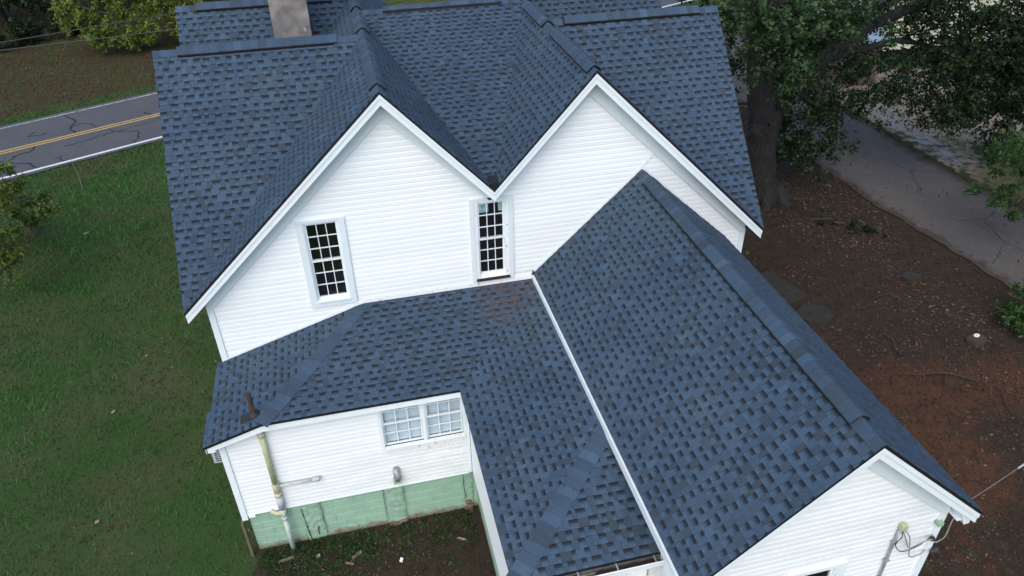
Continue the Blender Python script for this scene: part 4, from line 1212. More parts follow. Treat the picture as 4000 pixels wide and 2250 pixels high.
WD = np.array([RD[0], RD[1], 0.0])
for nm, a, lab in (('power_line', np.array([-10.47, 17.0, 5.43]), 'upper of the two dark overhead wires crossing above the road'),
                   ('power_line', np.array([-10.57, 17.0, 5.17]), 'lower of the two dark overhead wires crossing above the road')):
    b_ = np.array([-4.57, 17.0, 5.98]) if a[2] > 5.3 else np.array([-4.56, 17.0, 5.43])
    # both ends pushed along their sight lines so that the wire follows the road at its own height
    best = None
    for sa in np.linspace(0.8, 1.5, 141):
        A = CAM + (a - CAM) * sa
        d = b_ - CAM
        # the point on the second sight line at the same height
        sb = (A[2] - CAM[2]) / d[2]; B = CAM + d * sb
        ang = abs(math.atan2((B - A)[1], (B - A)[0]) - math.atan2(RD[1], RD[0])) + 0.02 * abs(sa - 1)
        if best is None or ang < best[0]: best = (ang, A, B)
    _, A, B = best
    u_ = (B - A)
    pts = []
    for s_ in np.linspace(-2.2, 5.0, 40):
        p = A + u_ * s_; p[2] += 0.012 * (s_ - 0.0) * (s_ - 1.0); pts.append(p)
    tag(MB().tube(pts, 0.018, 6).build(nm, M['cable_dark']), lab, 'wire', 'overhead wires along the road')

t = thing('service_cable', 'thin grey service cable running from the wing eave out over the red clay', 'cable', None, (8.2, -7.2, 4.45))
pts = [np.array(p) for p in ((8.05, -7.20, 4.38), (8.30, -7.20, 4.50), (8.93, -7.19, 5.00), (10.5, -7.15, 6.3), (14.0, -7.1, 9.3), (19, -7, 14))]
tl(MB().tube(curve_pts(pts, 6), 0.008, 6).build('cable', M['cable_mid']), t)
tl(MB().tube([(8.86, -7.192, 4.945), (9.02, -7.19, 5.07)], 0.015, 6).build('splice', M['grey_metal']), t)

# meter box lid, slabs, sticks and scraps
t = thing('utility_box', 'small brown ground box with a round white cap tilted in the leaf litter', 'utility box', None, (16.35, 0.1, 0))
c = np.array([16.35, 0.10, 0.07]); ax = unit([0.93, 0.32, 0.05]); ay = unit(np.cross([0, 0.15, 1.0], ax)); az = np.cross(ax, ay)
mb = MB()
n = 20; outl = []
for k in range(n):
    a = 2 * math.pi * k / n
    cxs, cys = math.copysign(abs(math.cos(a)) ** 0.45, math.cos(a)), math.copysign(abs(math.sin(a)) ** 0.45, math.sin(a))
    outl.append(c + ax * 0.25 * cxs + ay * 0.19 * cys)
mb.prism([p - az * 0.15 for p in outl], az * 0.17)
tl(mb.build('box_body', M['box_brown']), t)
tl(MB().prism([c + (p - c) * 0.90 + az * 0.021 for p in outl], az * 0.010).build('lid', M['box_brown']), t)
cap = [c + ax * (0.09 + 0.085 * math.cos(2 * math.pi * k / 16)) + ay * (0.05 + 0.065 * math.sin(2 * math.pi * k / 16)) + az * 0.034 for k in range(16)]
cp_ = tl(MB().prism(cap, az * 0.02).build('cap', M['white_plastic']), t)
cc = c + ax * 0.09 + ay * 0.05 + az * 0.056
tl(MB().obox(cc, ax * 0.02, ay * 0.006, az * 0.003).build('cap_slot', M['rubber']), t)

def slab(name, pts, z, th, label, cat):
    mb = MB(); mb.prism([(x, y_, z) for x, y_ in pts], (0, 0, -th))
    return tag(mb.build(name, M['concrete_dark']), label, cat)
slab('paving_slab', [(11.75, 4.35), (12.75, 4.55), (13.15, 3.05), (12.10, 2.75)], 0.05, 0.2, 'large dark mossy slab lying in the leaf litter just beyond the wing roof', 'slab')
slab('flat_stone', [(12.35, 2.45), (12.75, 2.75), (13.30, 2.55), (13.35, 2.05), (12.9, 1.75), (12.45, 1.95)], 0.035, 0.2, 'smaller rounded flat stone half buried between the large slab and the red clay', 'stone')
stone = [(16.4, 3.3), (16.75, 3.45), (17.05, 3.2), (16.9, 3.0), (16.5, 3.05)]
slab('flat_stone', stone, 0.05, 0.2, 'grey flat stone on the litter beside the driveway edge', 'stone')

def stick(pts, rad, label, name='fallen_branch', group='sticks lying on the bare ground', forks=()):
    rad *= 0.75; mb = MB(); mb.tube(curve_pts(pts, 5), np.linspace(rad, rad * 0.45, 5 * (len(pts) - 1) + 1), 6)
    for f in forks: mb.tube(curve_pts(f, 4), np.linspace(rad * .6, rad * .25, 4 * (len(f) - 1) + 1), 5)
    return tag(mb.build(name, M['twig']), label, 'branch', group)
stick([(14.15, .98, .03), (14.18, .62, .06), (14.02, .35, .05), (14.06, .10, .03), (14.0, -.05, .03)], .030, 'pale crooked stick lying alone on the litter beyond the wing ridge', forks=[[(14.06, .12, .04), (13.92, .02, .06), (13.84, -.12, .05)]])
stick([(15.2, -1.3, .03), (14.6, -.9, .08), (13.9, -.75, .07), (13.3, -.5, .04)], .035, 'long dark root-like branch across the red clay patch', forks=[[(14.6, -.9, .08), (14.3, -1.25, .06), (14.25, -1.6, .04)]])
stick([(17.6, -.75, .05), (16.9, -.7, .10), (16.2, -.85, .05)], .022, 'bare twig near the brown utility box, at the right edge', forks=[[(16.9, -.7, .1), (16.7, -1.1, .08), (16.6, -1.4, .04)]])
stick([(15.6, 2.6, .03), (15.0, 2.5, .05), (14.4, 2.15, .04), (14.1, 2.2, .03)], .020, 'thin curved twig between the slabs and the flat grey stone')
stick([(15.4, -1.9, .03), (15.1, -2.5, .05), (15.2, -3.2, .03)], .025, 'short dark stick on the clay below the utility box')
stick([(13.1, -4.2, .03), (12.6, -3.9, .04), (12.2, -4.0, .03)], .014, 'slender twig on the ground under the service cable')
stick([(16.6, 7.2, .03), (16.2, 6.7, .06), (16.1, 6.2, .04)], .018, 'little dark twig left of the low weed patch near the oak')

def scrap(x, y_, w, h_, ang, label, group, mat='scrap', name='scrap', cat='litter'):
    z = float(ground_z(np.array(x), np.array(y_))) + 0.035
    ca, sa = math.cos(ang), math.sin(ang)
    q = [(x + ca * a - sa * b_, y_ + sa * a + ca * b_, z + c_) for a, b_, c_ in ((-w, -h_, 0), (w * .8, -h_, .012), (w, h_ * .7, .03), (-w * .7, h_, .014))]
    tag(MB().prism(q, (0, 0, 0.006)).build(name, M[mat]), label, cat, group)
g_ = 'scraps on the ground in the corner of the lean-to'
scrap(-1.10, -2.45, .045, .035, .4, 'small pale stone-like scrap near the foot of the drain pipe', g_)
scrap(0.50, -2.95, .05, .03, 1.2, 'bright white scrap lying on the bare soil between the walls', g_, 'white_plastic')
scrap(-0.35, -2.62, .13, .035, .5, 'grey splintered board piece lying on the soil before the wall', g_, 'wood_post')
scrap(-0.50, -2.78, .10, .025, -.5, 'thin grey lath lying beside the splintered board piece', g_, 'wood_post')
scrap(-1.72, -2.38, .17, .03, .12, 'narrow grey board on the grass at the base of the drain pipe', g_, 'wood_post')
scrap(-1.95, -2.95, .06, .05, .9, 'pale crumpled scrap on the bare patch left of the pipe', g_)
scrap(1.75, -2.75, .10, .02, -.6, 'white sliver near the porch wall', g_)
g_ = 'pale fallen leaves on the lawn'
scrap(-5.90, 2.98, .055, .03, .8, 'pale leaf lying alone on the lawn left of the lean-to', g_, 'scrap', 'fallen_leaf', 'leaf')
scrap(-9.1, 3.4, .05, .03, 2., 'pale leaf near the left edge of the lawn', g_, 'scrap', 'fallen_leaf', 'leaf')
scrap(-5.6, -.45, .05, .035, .3, 'pale leaf beside the brown bare patch in the front lawn', g_, 'scrap', 'fallen_leaf', 'leaf')
scrap(-8.5, 12.6, .10, .05, .3, 'pale clump of cut stalk on the lawn right of the small tree', g_, 'scrap', 'fallen_leaf', 'leaf')
mb = MB(); mb.tube(curve_pts([(-9.42, 16.4, 0), (-9.48, 16.6, .45), (-9.62, 16.9, .95), (-9.6, 17.0, 1.35)], 5), np.linspace(.011, .004, 16), 5)
tag(mb.build('weed_stalk', M['scrap']), 'single tall pale weed stalk standing in the lawn by the road', 'weed')

# ------------------------------------------------------------------ neighbouring buildings
nb = thing('neighbour_house', 'cream sided house beyond the driveway, half hidden behind the oak leaves', 'house', None, (32, 24, 0))
mb = MB(); mb.box((28.8, 21.75, 0.35), (37.2, 28, 3.3)); wl_ = tl(mb.build('wall', M['cream_siding']), nb)
mb = MB()
z = 0.36
while z < 3.2:
    mb.add([(28.78, 21.70, z), (37.2, 21.70, z), (37.2, 21.735, z + .19), (28.78, 21.735, z + .19), (28.78, 21.74, z), (37.2, 21.74, z)], [(0, 1, 2, 3), (4, 5, 1, 0)])
    z += 0.19
tl(mb.build('siding_courses', M['cream_siding']), nb)['kind'] = 'stuff'
tl(MB().box((28.85, 21.80, -0.2), (37.1, 27.9, 0.35)).build('foundation', M['concrete_dark']), nb)
tl(MB().prism([(28.4, 21.2, 3.25), (28.4, 28.6, 3.25), (28.4, 24.9, 5.4)], (9.2, 0, 0)).build('roof', M['shingle']), nb)
sh = thing('garden_shed', 'low shed with a blue grey metal roof behind the oak trunk', 'shed', None, (24.8, 19.4, 0))
tl(MB().box((23.6, 18.3, -0.2), (26.0, 20.6, 2.1)).build('wall', M['wood_post']), sh)
tl(MB().prism([(23.3, 18.0, 2.15), (26.3, 18.0, 2.15), (26.3, 20.9, 2.75), (23.3, 20.9, 2.75)], (0, 0, .05)).build('roof', M['metal_roof']), sh)

# ------------------------------------------------------------------ trees
def tree(name, label, cat, trunk, clusters, leaf, bark, size, seed, group=None, per=6, twigs=True, droop=0.25):
    """trunk: list of (points, radii); clusters: (x, y, z, radius, leaf count)"""
    r = np.random.default_rng(seed)
    base = trunk[0][0][0]
    t = thing(name, label, cat, group, (base[0], base[1], 0))
    mb = MB()
    nodes, nrad = [], []
    for pts, rad in trunk:
        cp = curve_pts(pts, 5)
        rr_ = np.interp(np.linspace(0, len(pts) - 1, len(cp)), np.arange(len(pts)), rad)
        cp = [p + r.normal(0, 0.04, 3) * min(1, q * 2) * (i > 0) for i, (p, q) in enumerate(zip(cp, rr_))]
        mb.tube(cp, rr_, 10 if rad[0] > .15 else 6)
        nodes += cp; nrad += list(rr_)
    if trunk[0][1][0] > 0.3:      # root flare
        b_ = np.array(base); R_ = trunk[0][1][0]
        for k in range(7):
            a = 2 * math.pi * k / 7 + r.uniform(-.3, .3)
            d = np.array([math.cos(a), math.sin(a), 0])
            mb.tube([b_ + np.array([0, 0, .75]) + d * R_ * .55, b_ + np.array([0, 0, .28]) + d * R_ * .98, b_ + np.array([0, 0, .02]) + d * R_ * 1.55, b_ + np.array([0, 0, -.12]) + d * R_ * 2.0], [R_ * .35, R_ * .32, R_ * .2, R_ * .08], 7)
    cen = []
    branches = MB()
    order_ = sorted(clusters, key=lambda c_: np.linalg.norm(np.array(c_[:3]) - np.array(base)))
    toff = []
    for (x, y_, z, rad, n, *rest) in order_:
        p = np.array([x, y_, z], float)
        if twigs:
            N = np.array(nodes)
            dist = np.linalg.norm(N - p, axis=1) + 0.35 * np.maximum(0, p[2] - N[:, 2] + 0.3) * 0
            i = int(np.argmin(dist)); q = N[i]
            L_ = np.linalg.norm(p - q)
            if L_ > 0.03:
                mid = (p + q) / 2 + r.normal(0, .12, 3) * L_ + np.array([0, 0, .10 * L_])
                cp = curve_pts([q, mid, p], 4)
                ra = min(nrad[i] * .7, .02 + .022 * L_)
                rr_ = np.linspace(ra, .012, len(cp))
                branches.tube(cp, rr_, 6, False)
                nodes += cp[2:]; nrad += list(rr_[2:])
            for k in range(4):
                e = p + r.normal(0, rad * .55, 3)
                branches.tube([p, (p + e) / 2 + r.normal(0, .06, 3), e], [.012, .009, .004], 4, False)
        m_ = max(1, n // per)
        # several smaller tufts inside each cluster, so that gaps stay between them
        k = max(3, int(m_ / 7))
        tc = p + r.normal(size=(k, 3)) * rad * np.array([.55, .55, .42])
        pick = r.integers(k, size=m_)
        toff.append(np.full(m_, rest[0] if rest else 0.0))
        cen.append(tc[pick] + r.normal(size=(m_, 3)) * rad * 0.20)
    tr = tl(mb.build('trunk', M[bark], None, True), t)
    if branches.v:
        bo = branches.build('branches', M[bark], None, True); bo.parent = t; bo.location = -t.location
    cen = np.concatenate(cen)
    V = leaves_at(cen, size, r, droop, per)
    tone = np.clip(np.repeat(r.normal(.5, .20, len(cen)) + np.concatenate(toff), per) + r.normal(0, .13, len(V)), 0, 1)
    cr = quads_mesh('crown', M[leaf], V, tone)
    cr.parent = t; cr.location = -t.location
    return t

def ell(r, n, c, rad, cr, leaves):
    """clusters scattered through an ellipsoid, fuller towards its skin"""
    d = unit(r.normal(size=(n, 3))); k = r.uniform(.35, 1, (n, 1)) ** .5
    p = np.array(c) + d * k * np.array(rad)
    return [(*q, cr * r.uniform(.8, 1.25), int(leaves * r.uniform(.7, 1.3))) for q in p]
ro = np.random.default_rng(21)
oak_cl = []
for p in [(11.89, 6.0, 7.39), (12.94, 6.0, 6.75), (13.67, 6.0, 7.26), (12.92, 6.2, 6.15), (14.51, 6.0, 7.33), (10.94, 6.0, 7.85), (13.6, 6.3, 6.6), (12.3, 5.8, 7.0), (13.2, 6.2, 5.7), (14.1, 6.3, 6.6), (12.2, 6.0, 6.4)]: oak_cl.append((*p, .72, 700, .16))  # front clusters toned lighter: sunlight on them is put into the leaf colour
for p in [(15.77, 9.5, 3.32), (17.27, 9.5, 2.55), (18.4, 9.5, 2.9), (16.51, 9.5, 1.55), (17.6, 9.5, 1.9), (19.35, 9.5, 3.15), (16.6, 9.8, 2.9), (17.2, 9.7, 3.4), (15.6, 9.9, 2.1)]: oak_cl.append((*p, .68, 620))
for p in [(20.21, 9.0, 5.64), (21.64, 9.0, 4.28), (22.09, 9.0, 5.71), (23.6, 9.0, 4.55), (24.61, 9.0, 3.2), (21.6, 9.2, 3.5), (23.07, 9.0, 3.1), (22.54, 9.0, 5.84), (20.9, 8.6, 5.0), (22.9, 8.5, 4.9), (24.4, 9.3, 5.3), (25.2, 9.1, 4.3), (22.6, 9.6, 4.0), (21.2, 9.5, 6.3), (23.4, 9.4, 6.2)]: oak_cl.append((*p, .95, 900))
for p in [(19.33, 12.0, 5.0), (20.4, 12.0, 3.4), (22.6, 12.2, 3.0), (21.6, 12.0, 2.5), (18.2, 12.0, 4.2), (17.2, 12.2, 5.3), (16.4, 11.6, 6.4)]: oak_cl.append((*p, .65, 420))
for p in [(13.9, 11.5, 5.9), (14.41, 11.8, 4.96), (14.25, 11.5, 4.17), (15.5, 11.5, 3.2), (13.0, 11.9, 6.6)]: oak_cl.append((*p, .6, 300))
for p in [(15.9, 8.0, 6.4), (16.8, 7.6, 6.9), (15.0, 7.4, 6.6), (17.9, 8.0, 7.0), (19.0, 8.4, 6.9)]: oak_cl.append((*p, .7, 380))
for p in [(16.2, 9.8, 4.1), (17.6, 9.9, 4.6), (18.6, 9.7, 3.9), (19.8, 9.8, 4.3), (20.4, 9.6, 2.9), (19.6, 10.2, 5.6), (18.3, 9.9, 5.6), (17.0, 9.9, 6.0), (22.2, 9.4, 2.2), (24.0, 9.4, 2.1), (15.4, 9.6, 2.6), (16.0, 9.6, 1.2), (25.4, 9.0, 5.6), (25.6, 9.2, 3.0)]: oak_cl.append((*p, .75, 520))
for p in [(20.6, 8.8, 4.2), (21.8, 8.7, 3.0), (22.6, 9.0, 2.5), (23.7, 8.8, 3.8), (24.2, 8.9, 2.6), (25.0, 9.0, 3.6), (25.3, 8.7, 2.4), (23.4, 9.2, 5.2), (24.6, 9.1, 6.2), (21.4, 9.0, 5.0), (19.6, 8.9, 6.2), (20.6, 8.9, 6.6), (26.2, 9.0, 4.9), (26.4, 9.1, 3.4), (22.0, 8.6, 3.6), (23.2, 8.4, 3.3), (24.6, 8.4, 4.2), (25.6, 8.3, 3.4), (24.0, 8.6, 1.9), (21.0, 8.8, 2.6), (22.9, 8.7, 5.6), (24.9, 8.6, 5.2)]: oak_cl.append((*p, .85, 800))
for p in [(15.5, 8.5, 3.1), (13.6, 10.4, 4.6), (13.4, 10.6, 3.2), (15.9, 8.6, 2.3)]: oak_cl.append((*p, .5, 330))
top = ell(ro, 300, (16.5, 10.6, 12.4), (9.0, 7.2, 4.8), 1.1, 280)
oak_cl += [c_ for c_ in top if c_[2] > 7.9]
tree('oak_tree', 'huge spreading oak with dark trunk standing between the house and the driveway', 'tree',
     [([(15.02, 9, -.2), (14.75, 9, .9), (14.55, 9, 1.9), (14.42, 9, 3.2)], [.62, .52, .49, .50]),
      ([(14.55, 9, 2.5), (15.28, 9, 4.17), (16.45, 9, 5.16), (17.66, 9, 5.89), (19.03, 9, 6.35), (21.0, 9.2, 7.0), (23, 9.3, 8.2)], [.42, .30, .24, .20, .17, .12, .06]),
      ([(14.5, 9, 2.3), (13.85, 9, 4.57), (13.4, 9, 6.23), (12.9, 9.3, 9), (12.2, 9.8, 13)], [.43, .29, .25, .19, .06]),
      ([(14.5, 9, 2.4), (14.35, 9.1, 4.94), (14.15, 9.1, 6.56), (14.4, 9.2, 10), (15.0, 9.5, 14)], [.43, .31, .25, .18, .05]),
      ([(16.0, 9, 4.9), (17.42, 9.1, 5.05), (18.99, 9.1, 5.25), (20.5, 9.3, 4.9), (22.5, 9.2, 4.4)], [.15, .13, .10, .07, .04]),
      ([(13.6, 9, 5.6), (13.2, 7.6, 6.9), (12.8, 6.4, 7.6)], [.12, .09, .05]),
      ([(15.2, 9, 4.1), (16.2, 9.3, 3.4), (17.4, 9.5, 2.9), (18.8, 9.5, 3.0)], [.09, .07, .05, .03])],
     oak_cl, 'leaf_oak', 'bark_oak', .145, 31)

rl = np.random.default_rng(22)
cl = [(x, y_, z, .36, 260) for x, y_, z in [(-8.75, 9.0, 4.05), (-8.6, 9.0, 3.5), (-8.66, 9.0, 3.03), (-8.35, 9.2, 2.95), (-9.13, 9.0, 2.28), (-9.25, 9.0, 1.75), (-9.6, 9.0, 1.55), (-8.6, 9.6, 2.3),
                                            (-9.9, 12.0, 2.36), (-10.2, 12.0, 1.9), (-9.9, 11.4, 1.9), (-9.4, 10.4, 2.6)]]
cl += [(-7.75, 9.0, 2.95, .26, 90), (-8.0, 9.0, 2.72, .24, 80), (-9.3, 8.6, 1.15, .35, 160), (-9.9, 8.8, 1.0, .4, 200)]
cl += ell(rl, 30, (-12.2, 10.6, 3.0), (1.5, 1.9, 1.9), .5, 320)
tree('dogwood_tree', 'small yellowing tree on the lawn at the left edge of the picture', 'tree',
     [([(-10.3, 13.3, -.15), (-10.35, 13.0, .5), (-10.3, 12.4, 1.2), (-10.1, 11.5, 2.2)], [.15, .11, .10, .08]), ([(-10.3, 12.4, 1.2), (-11.2, 11.5, 2.6), (-11.6, 10.8, 4.2)], [.08, .06, .03]),
      ([(-10.1, 11.5, 2.2), (-9.5, 10.3, 2.7), (-8.9, 9.3, 3.2)], [.06, .05, .03])], cl, 'leaf_lime', 'bark_grey', .135, 32, droop=.45)
stone_lump(-10.3, 13.1, 0.5, .13, .10, .12, rl, M['scrap'], 'trunk_scar', None)
bpy.context.scene.objects['trunk_scar'].parent = [o for o in COL.objects if o.name == 'dogwood_tree'][0]
bpy.context.scene.objects['trunk_scar'].location = (10.3, -13.3, 0)

cl = [(x, y_, z, .62, 620) for x, y_, z in [(-10.8, 33.6, 1.2), (-9.2, 33.6, 1.4), (-12.0, 33.6, 1.5), (-13.4, 34.0, 2.0), (-7.4, 33.9, 1.8), (-9.9, 34.0, .75), (-9.49, 34.0, 2.04), (-12.24, 34.0, 1.9), (-11.89, 34.0, 1.0), (-8.18, 34.0, 1.94), (-12.7, 34.0, 2.45), (-8.43, 34.0, 2.6), (-10.64, 34.0, 2.66), (-7.99, 34.0, 1.25),
                                            (-11.2, 33.8, 1.7), (-7.2, 34.3, 2.6), (-6.6, 34.6, 2.1), (-13.2, 34.3, 3.0), (-11.5, 34.4, 3.2)]]
cl += ell(rl, 30, (-10, 35.6, 4.2), (4.2, 2.4, 1.7), .7, 380)
tree('dogwood_tree', 'low yellow green tree across the road with a bare pale branch under it', 'tree',
     [([(-10.15, 35.3, -.2), (-10.1, 35.2, .9), (-10.3, 35.0, 2.2), (-10.0, 35.2, 4.0)], [.17, .13, .11, .05]), ([(-10.1, 35.1, .9), (-9.2, 34.6, 1.9), (-8.3, 34.2, 2.6)], [.07, .05, .03]), ([(-10.2, 35.0, 1.6), (-11.4, 34.5, 2.2), (-12.6, 34.2, 2.7)], [.07, .05, .03])],
     cl, 'leaf_yellow', 'bark_grey', .17, 33, droop=.3)
cl = ell(rl, 50, (-3.6, 38.2, 4.0), (3.9, 2.0, 2.7), .8, 420)
tree('dogwood_tree', 'yellow green tree behind the far roof ridge, left of the chimney', 'tree',
     [([(-3.8, 38.3, -.2), (-3.7, 38.3, 1.5), (-3.5, 38.2, 4.0)], [.18, .14, .06])], cl, 'leaf_yellow', 'bark_grey', .17, 34, droop=.3)

wood = [(-23.5, 41, 'leftmost dark forest tree behind the bank in the far corner'), (-20.0, 44, 'dark forest tree in the far corner above the undergrowth'), (-16.4, 43, 'dark forest tree directly behind the yellow green tree, left side'),
        (-13.0, 46, 'dark forest tree standing in the gap left of the yellow tree trunk'), (-9.2, 45, 'dark forest tree behind the yellow tree trunk'), (-5.0, 47, 'dark forest tree farthest right behind the wires'), (-27, 45, 'dark forest tree outermost in the wood at the left')]
for k, (x, y_, lab) in enumerate(wood):
    rw = np.random.default_rng(60 + k)
    cl = ell(rw, 26, (x, y_ - .6, 2.6), (2.6, 2.2, 2.0), .9, 230) + [(a, b_, c_, d * 1.5, e) for a, b_, c_, d, e in ell(rw, 26, (x, y_, 7.5), (3.4, 3.2, 2.8), 1.0, 200)]
    tree('forest_tree', lab, 'tree', [([(x, y_, -.2), (x + .1, y_, 2.5), (x - .1, y_ + .1, 6), (x, y_, 9)], [.24, .19, .15, .06])], cl, 'leaf_dark', 'bark_oak', .20, 70 + k, 'trees of the dark wood across the road', droop=.2)
for k, (x, y_, s_, lab) in enumerate(((-18.9, 37.0, .95, 'dark round shrub at the edge of the wood, nearest the picture corner'), (-17.0, 38.0, .85, 'dark shrub on the bank right of the round one'), (-21.2, 37.2, 1.1, 'dark shrub half out of the picture at the left'),
                                      (-14.9, 39.4, .7, 'small dark shrub between the bank and the yellow tree'))):
    rw = np.random.default_rng(90 + k)
    cl = ell(rw, 16, (x, y_, .7 * s_), (1.2 * s_, .9 * s_, .7 * s_), .45, 200)
    tree('shrub', lab, 'shrub', [([(x, y_, -.1), (x, y_, .4), (x + .1, y_, .9 * s_)], [.04, .03, .01])], cl, 'leaf_dark', 'bark_oak', .15, 95 + k, 'shrubs on the bank across the road')

rw = np.random.default_rng(120)
cl = [(x, y_, z, .5, 300) for x, y_, z in [(19.3, 4.0, 3.35), (19.75, 4.0, 3.75), (19.75, 4.1, 1.95), (20.45, 4.0, 1.6), (20.2, 4.0, 2.8), (20.6, 4.3, 3.4), (20.9, 4.0, 2.3)]]
cl += ell(rw, 60, (24.2, 2.6, 5.6), (3.2, 3.6, 3.6), .9, 330)
tree('broadleaf_tree', 'bright green broadleaf tree reaching over the driveway from the right edge', 'tree',
     [([(24.4, 3.0, -.2), (24.2, 3.0, 1.6), (23.6, 3.2, 3.4), (23, 3.4, 5.4)], [.2, .16, .12, .05]), ([(24.2, 3.0, 1.6), (22.4, 3.6, 2.5), (20.8, 4, 2.9)], [.08, .06, .03])], cl, 'leaf_bright', 'bark_grey', .15, 121, per=7, droop=.15)
cl = ell(rw, 90, (24.0, -5.5, 7.0), (4.6, 4.6, 4.2), 1.0, 300)  # unseen tree, added to block sky light on the right side
tree('broadleaf_tree', 'unseen tall broadleaf tree added off to the right to shade that side', 'tree',
     [([(24, -5.5, -.2), (24.1, -5.5, 2.5), (24, -5.4, 6), (24, -5.5, 9)], [.3, .24, .18, .06])], cl, 'leaf_bright', 'bark_grey', .2, 125, per=7, droop=.15)
cl = [(x, y_, z, .34, 230) for x, y_, z in [(17.5, .45, .45), (17.95, .55, .75), (18.3, .2, .4), (17.75, .1, .35), (18.6, .6, .9), (18.2, .9, 1.0), (18.9, .1, .7)]] + [(17.35, -.35, .35, .14, 40)]
tree('shrub', 'leafy bright green shrub beside the brown utility box at the right edge', 'shrub',
     [([(18.1, .35, -.1), (18.1, .35, .4), (18.2, .4, 1.0)], [.03, .025, .01])], cl, 'leaf_bright', 'bark_grey', .13, 122, per=7, droop=.1)
cl = [(x, y_, .12, .26, 120) for x, y_ in ((16.3, 6.6), (16.7, 6.3), (17.1, 6.0), (16.5, 5.9), (16.0, 6.9), (17.3, 5.6))]
tree('weed_patch', 'low dark green weed patch growing in the leaf litter below the oak', 'plant',
     [([(16.6, 6.3, -.05), (16.6, 6.3, .1), (16.65, 6.3, .2)], [.015, .012, .006])], cl, 'leaf_dark', 'bark_grey', .10, 123, droop=0)

# far wood closing the view behind the bank
rf = np.random.default_rng(130)
fx = rf.uniform(-60, 8, 2600); fy = 50 + rf.uniform(0, 14, 2600); fz = rf.uniform(0.2, 7, 2600)
V = leaves_at(np.stack([fx, fy, fz], -1), .5, rf, .2, 6)
tag(quads_mesh('far_wood', M['leaf_dark'], V, rf.uniform(0, 1, len(V))), kind='stuff')

# ------------------------------------------------------------------ grass and dead leaves
def in_view(x, y_, m=0.04):
    q = np.stack([x, y_, np.zeros_like(x)], -1) - CAM
    zz = q @ FWD
    return (zz > 1) & (np.abs((q @ RIGHT) / zz) < 0.685 + m) & (np.abs((q @ UP) / zz) < 0.385 + m), zz
def outside(x, y_):
    h_ = ((x > XFL + .1) & (x < XFR) & (y_ > YE1 + .05) & (y_ < 9.4)) | ((x > 2.25) & (x < XWLR) & (y_ > YEW) & (y_ < 0))
    return ~h_
rg = np.random.default_rng(140)
N = 900000
x = rg.uniform(-24, 33, N); y_ = rg.uniform(-7, 48, N)
ok, zz = in_view(x, y_)
keep = ok & outside(x, y_) & (rg.random(N) < np.clip((15 / np.maximum(zz, 8)) ** 1.3, 0, 1)) & (rg.random(N) < grassiness(x, y_) ** 1.5)
x, y_, zz = x[keep], y_[keep], zz[keep]
n = len(x)
z = ground_z(x, y_)
clump = 0.5 + 0.5 * np.sin(x * 1.9 + 2.0 * np.sin(y_ * 1.3)) * np.sin(y_ * 2.3 + 1.7 * np.sin(x * 0.9))
patch = 0.5 + 0.5 * np.sin(x * 0.62 + 1.1 * np.sin(y_ * 0.41 + 1)) * np.sin(y_ * 0.53 + 0.8 * np.sin(x * .5))
hgt = (0.05 + 0.06 * clump) * rg.uniform(.6, 1.4, n) * np.clip(zz / 16, .9, 1.6)
wid = 0.009 * rg.uniform(.7, 1.3, n) * np.clip(zz / 14, 1, 2.2)
a = rg.uniform(0, 2 * np.pi, n); lean = rg.uniform(.2, 1.1, n) * hgt; la = rg.uniform(0, 2 * np.pi, n)
p = np.stack([x, y_, z], -1)
s_ = np.stack([np.cos(a), np.sin(a), np.zeros(n)], -1) * wid[:, None]
tip = p + np.stack([np.cos(la) * lean, np.sin(la) * lean, hgt], -1)
V = np.stack([p - s_, p + s_, tip], 1)
sroad = road_s(x, y_)
verge = np.exp(-((sroad + 3.6) / 1.6) ** 2)
tone = np.clip(0.26 + 0.42 * patch + 0.38 * verge + 0.15 * clump + rg.normal(0, .17, n), 0, 1)
tag(quads_mesh('grass', M['grass'], V, tone, 3, ((0, 1, 2),)), kind='stuff')

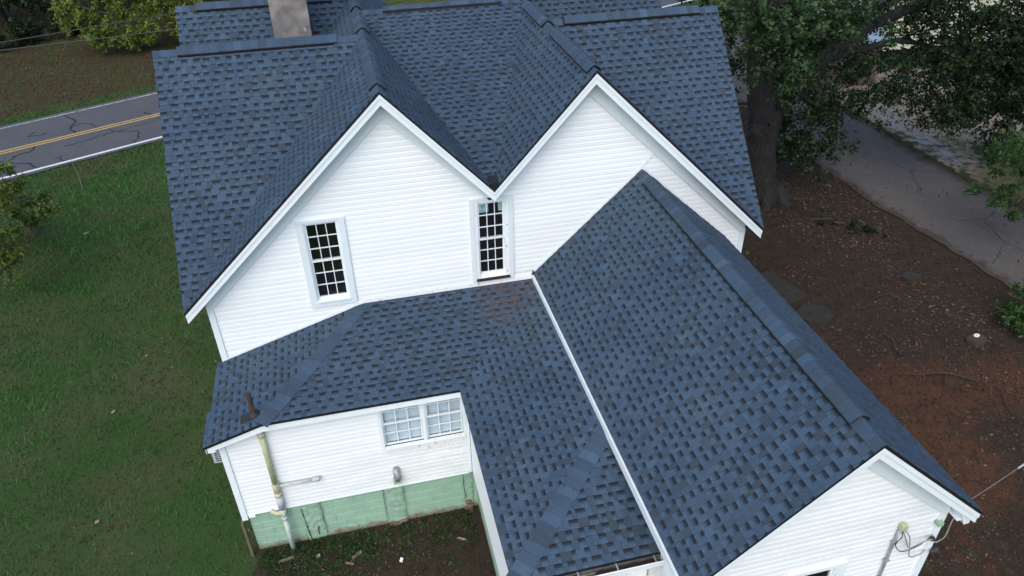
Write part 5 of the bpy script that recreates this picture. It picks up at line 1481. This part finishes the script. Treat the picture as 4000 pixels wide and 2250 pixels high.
N = 420000
x = rg.uniform(-24, 33, N); y_ = rg.uniform(-8, 48, N)
ok, zz = in_view(x, y_)
zn = zones(x, y_)
s_r = road_s(x, y_)
pr = np.clip(zn['litter'] * 1.0 + 0.35 * zn['bank'] + 0.75 * zn['clay'] + 0.05, 0, 1)
pr = pr * np.clip(0.45 + 0.9 * (0.5 + 0.5 * np.sin(x * 1.15 + 1.6 * np.sin(y_ * 0.8)) * np.sin(y_ * 0.9 + 1.2 * np.sin(x * 0.7 + 1))), 0, 1)
pr = np.where((s_r > -.3) & (s_r < ROAD_W + .3), 0.0, pr)
on_drive = (x > 18.4) & (x < 23.0) & (y_ < 30)
pr = np.where(on_drive, 0.012 + 0.22 * np.clip(1 - (x - 18.5) / 0.9, 0, 1), pr)
pr = np.where((zn['tan'] + zn['gravel']) > .3, .05, pr)
keep = ok & outside(x, y_) & (rg.random(N) < pr) & (rg.random(N) < np.clip((20 / np.maximum(zz, 8)) ** 1.2, 0, 1))
x, y_, zz = x[keep], y_[keep], zz[keep]; n = len(x)
z = np.where((x > 18.4) & (x < 23.0) & (y_ < 30), 0.012, ground_z(x, y_) + 0.008)
c = np.stack([x, y_, z], -1)
a = rg.uniform(0, 2 * np.pi, n)
L_ = rg.uniform(.028, .060, n)[:, None] * np.clip(zz / 20, .8, 1.5)[:, None]; W_ = L_ * rg.uniform(.35, .6, n)[:, None]
d = np.stack([np.cos(a), np.sin(a), rg.normal(0, .25, n)], -1); s_ = np.stack([-np.sin(a), np.cos(a), rg.normal(0, .25, n)], -1)
lift = np.array([0, 0, 1.0]) * (rg.uniform(.004, .03, n)[:, None])
V = np.stack([c - d * L_ + lift, c + s_ * W_ + lift * rg.uniform(0, 1, n)[:, None], c + d * L_ + lift, c - s_ * W_ + lift * rg.uniform(0, 1, n)[:, None]], 1)
drift = 0.5 + 0.5 * np.sin(x * 1.15 + 1.6 * np.sin(y_ * 0.8)) * np.sin(y_ * 0.9 + 1.2 * np.sin(x * 0.7 + 1))
tone = np.clip(rg.beta(1.4, 2.6, n) + 0.30 * (drift - 0.45), 0, 1)
tag(quads_mesh('leaf_litter', M['litter'], V, tone), kind='stuff')

# weeds in the shady corner of the lean-to
n = 2600
x = rg.uniform(-2.2, 2.1, n); y_ = -2.0 - np.abs(rg.normal(0.15, .55, n)) - 0.05
keep = rg.random(n) < np.where(x < 0, .8, .35)
x, y_ = x[keep], y_[keep]
V = leaves_at(np.stack([x, y_, ground_z(x, y_) + 0.04], -1), .045, rg, -0.1, 5)
tag(quads_mesh('weeds', M['leaf_bright'], V, np.clip(rg.normal(.45, .2, len(V)), 0, 1)), kind='stuff')
print('objects', len(bpy.data.objects), 'tris', sum(len(me.loops) - 2 * len(me.polygons) for me in bpy.data.meshes))
#@@END
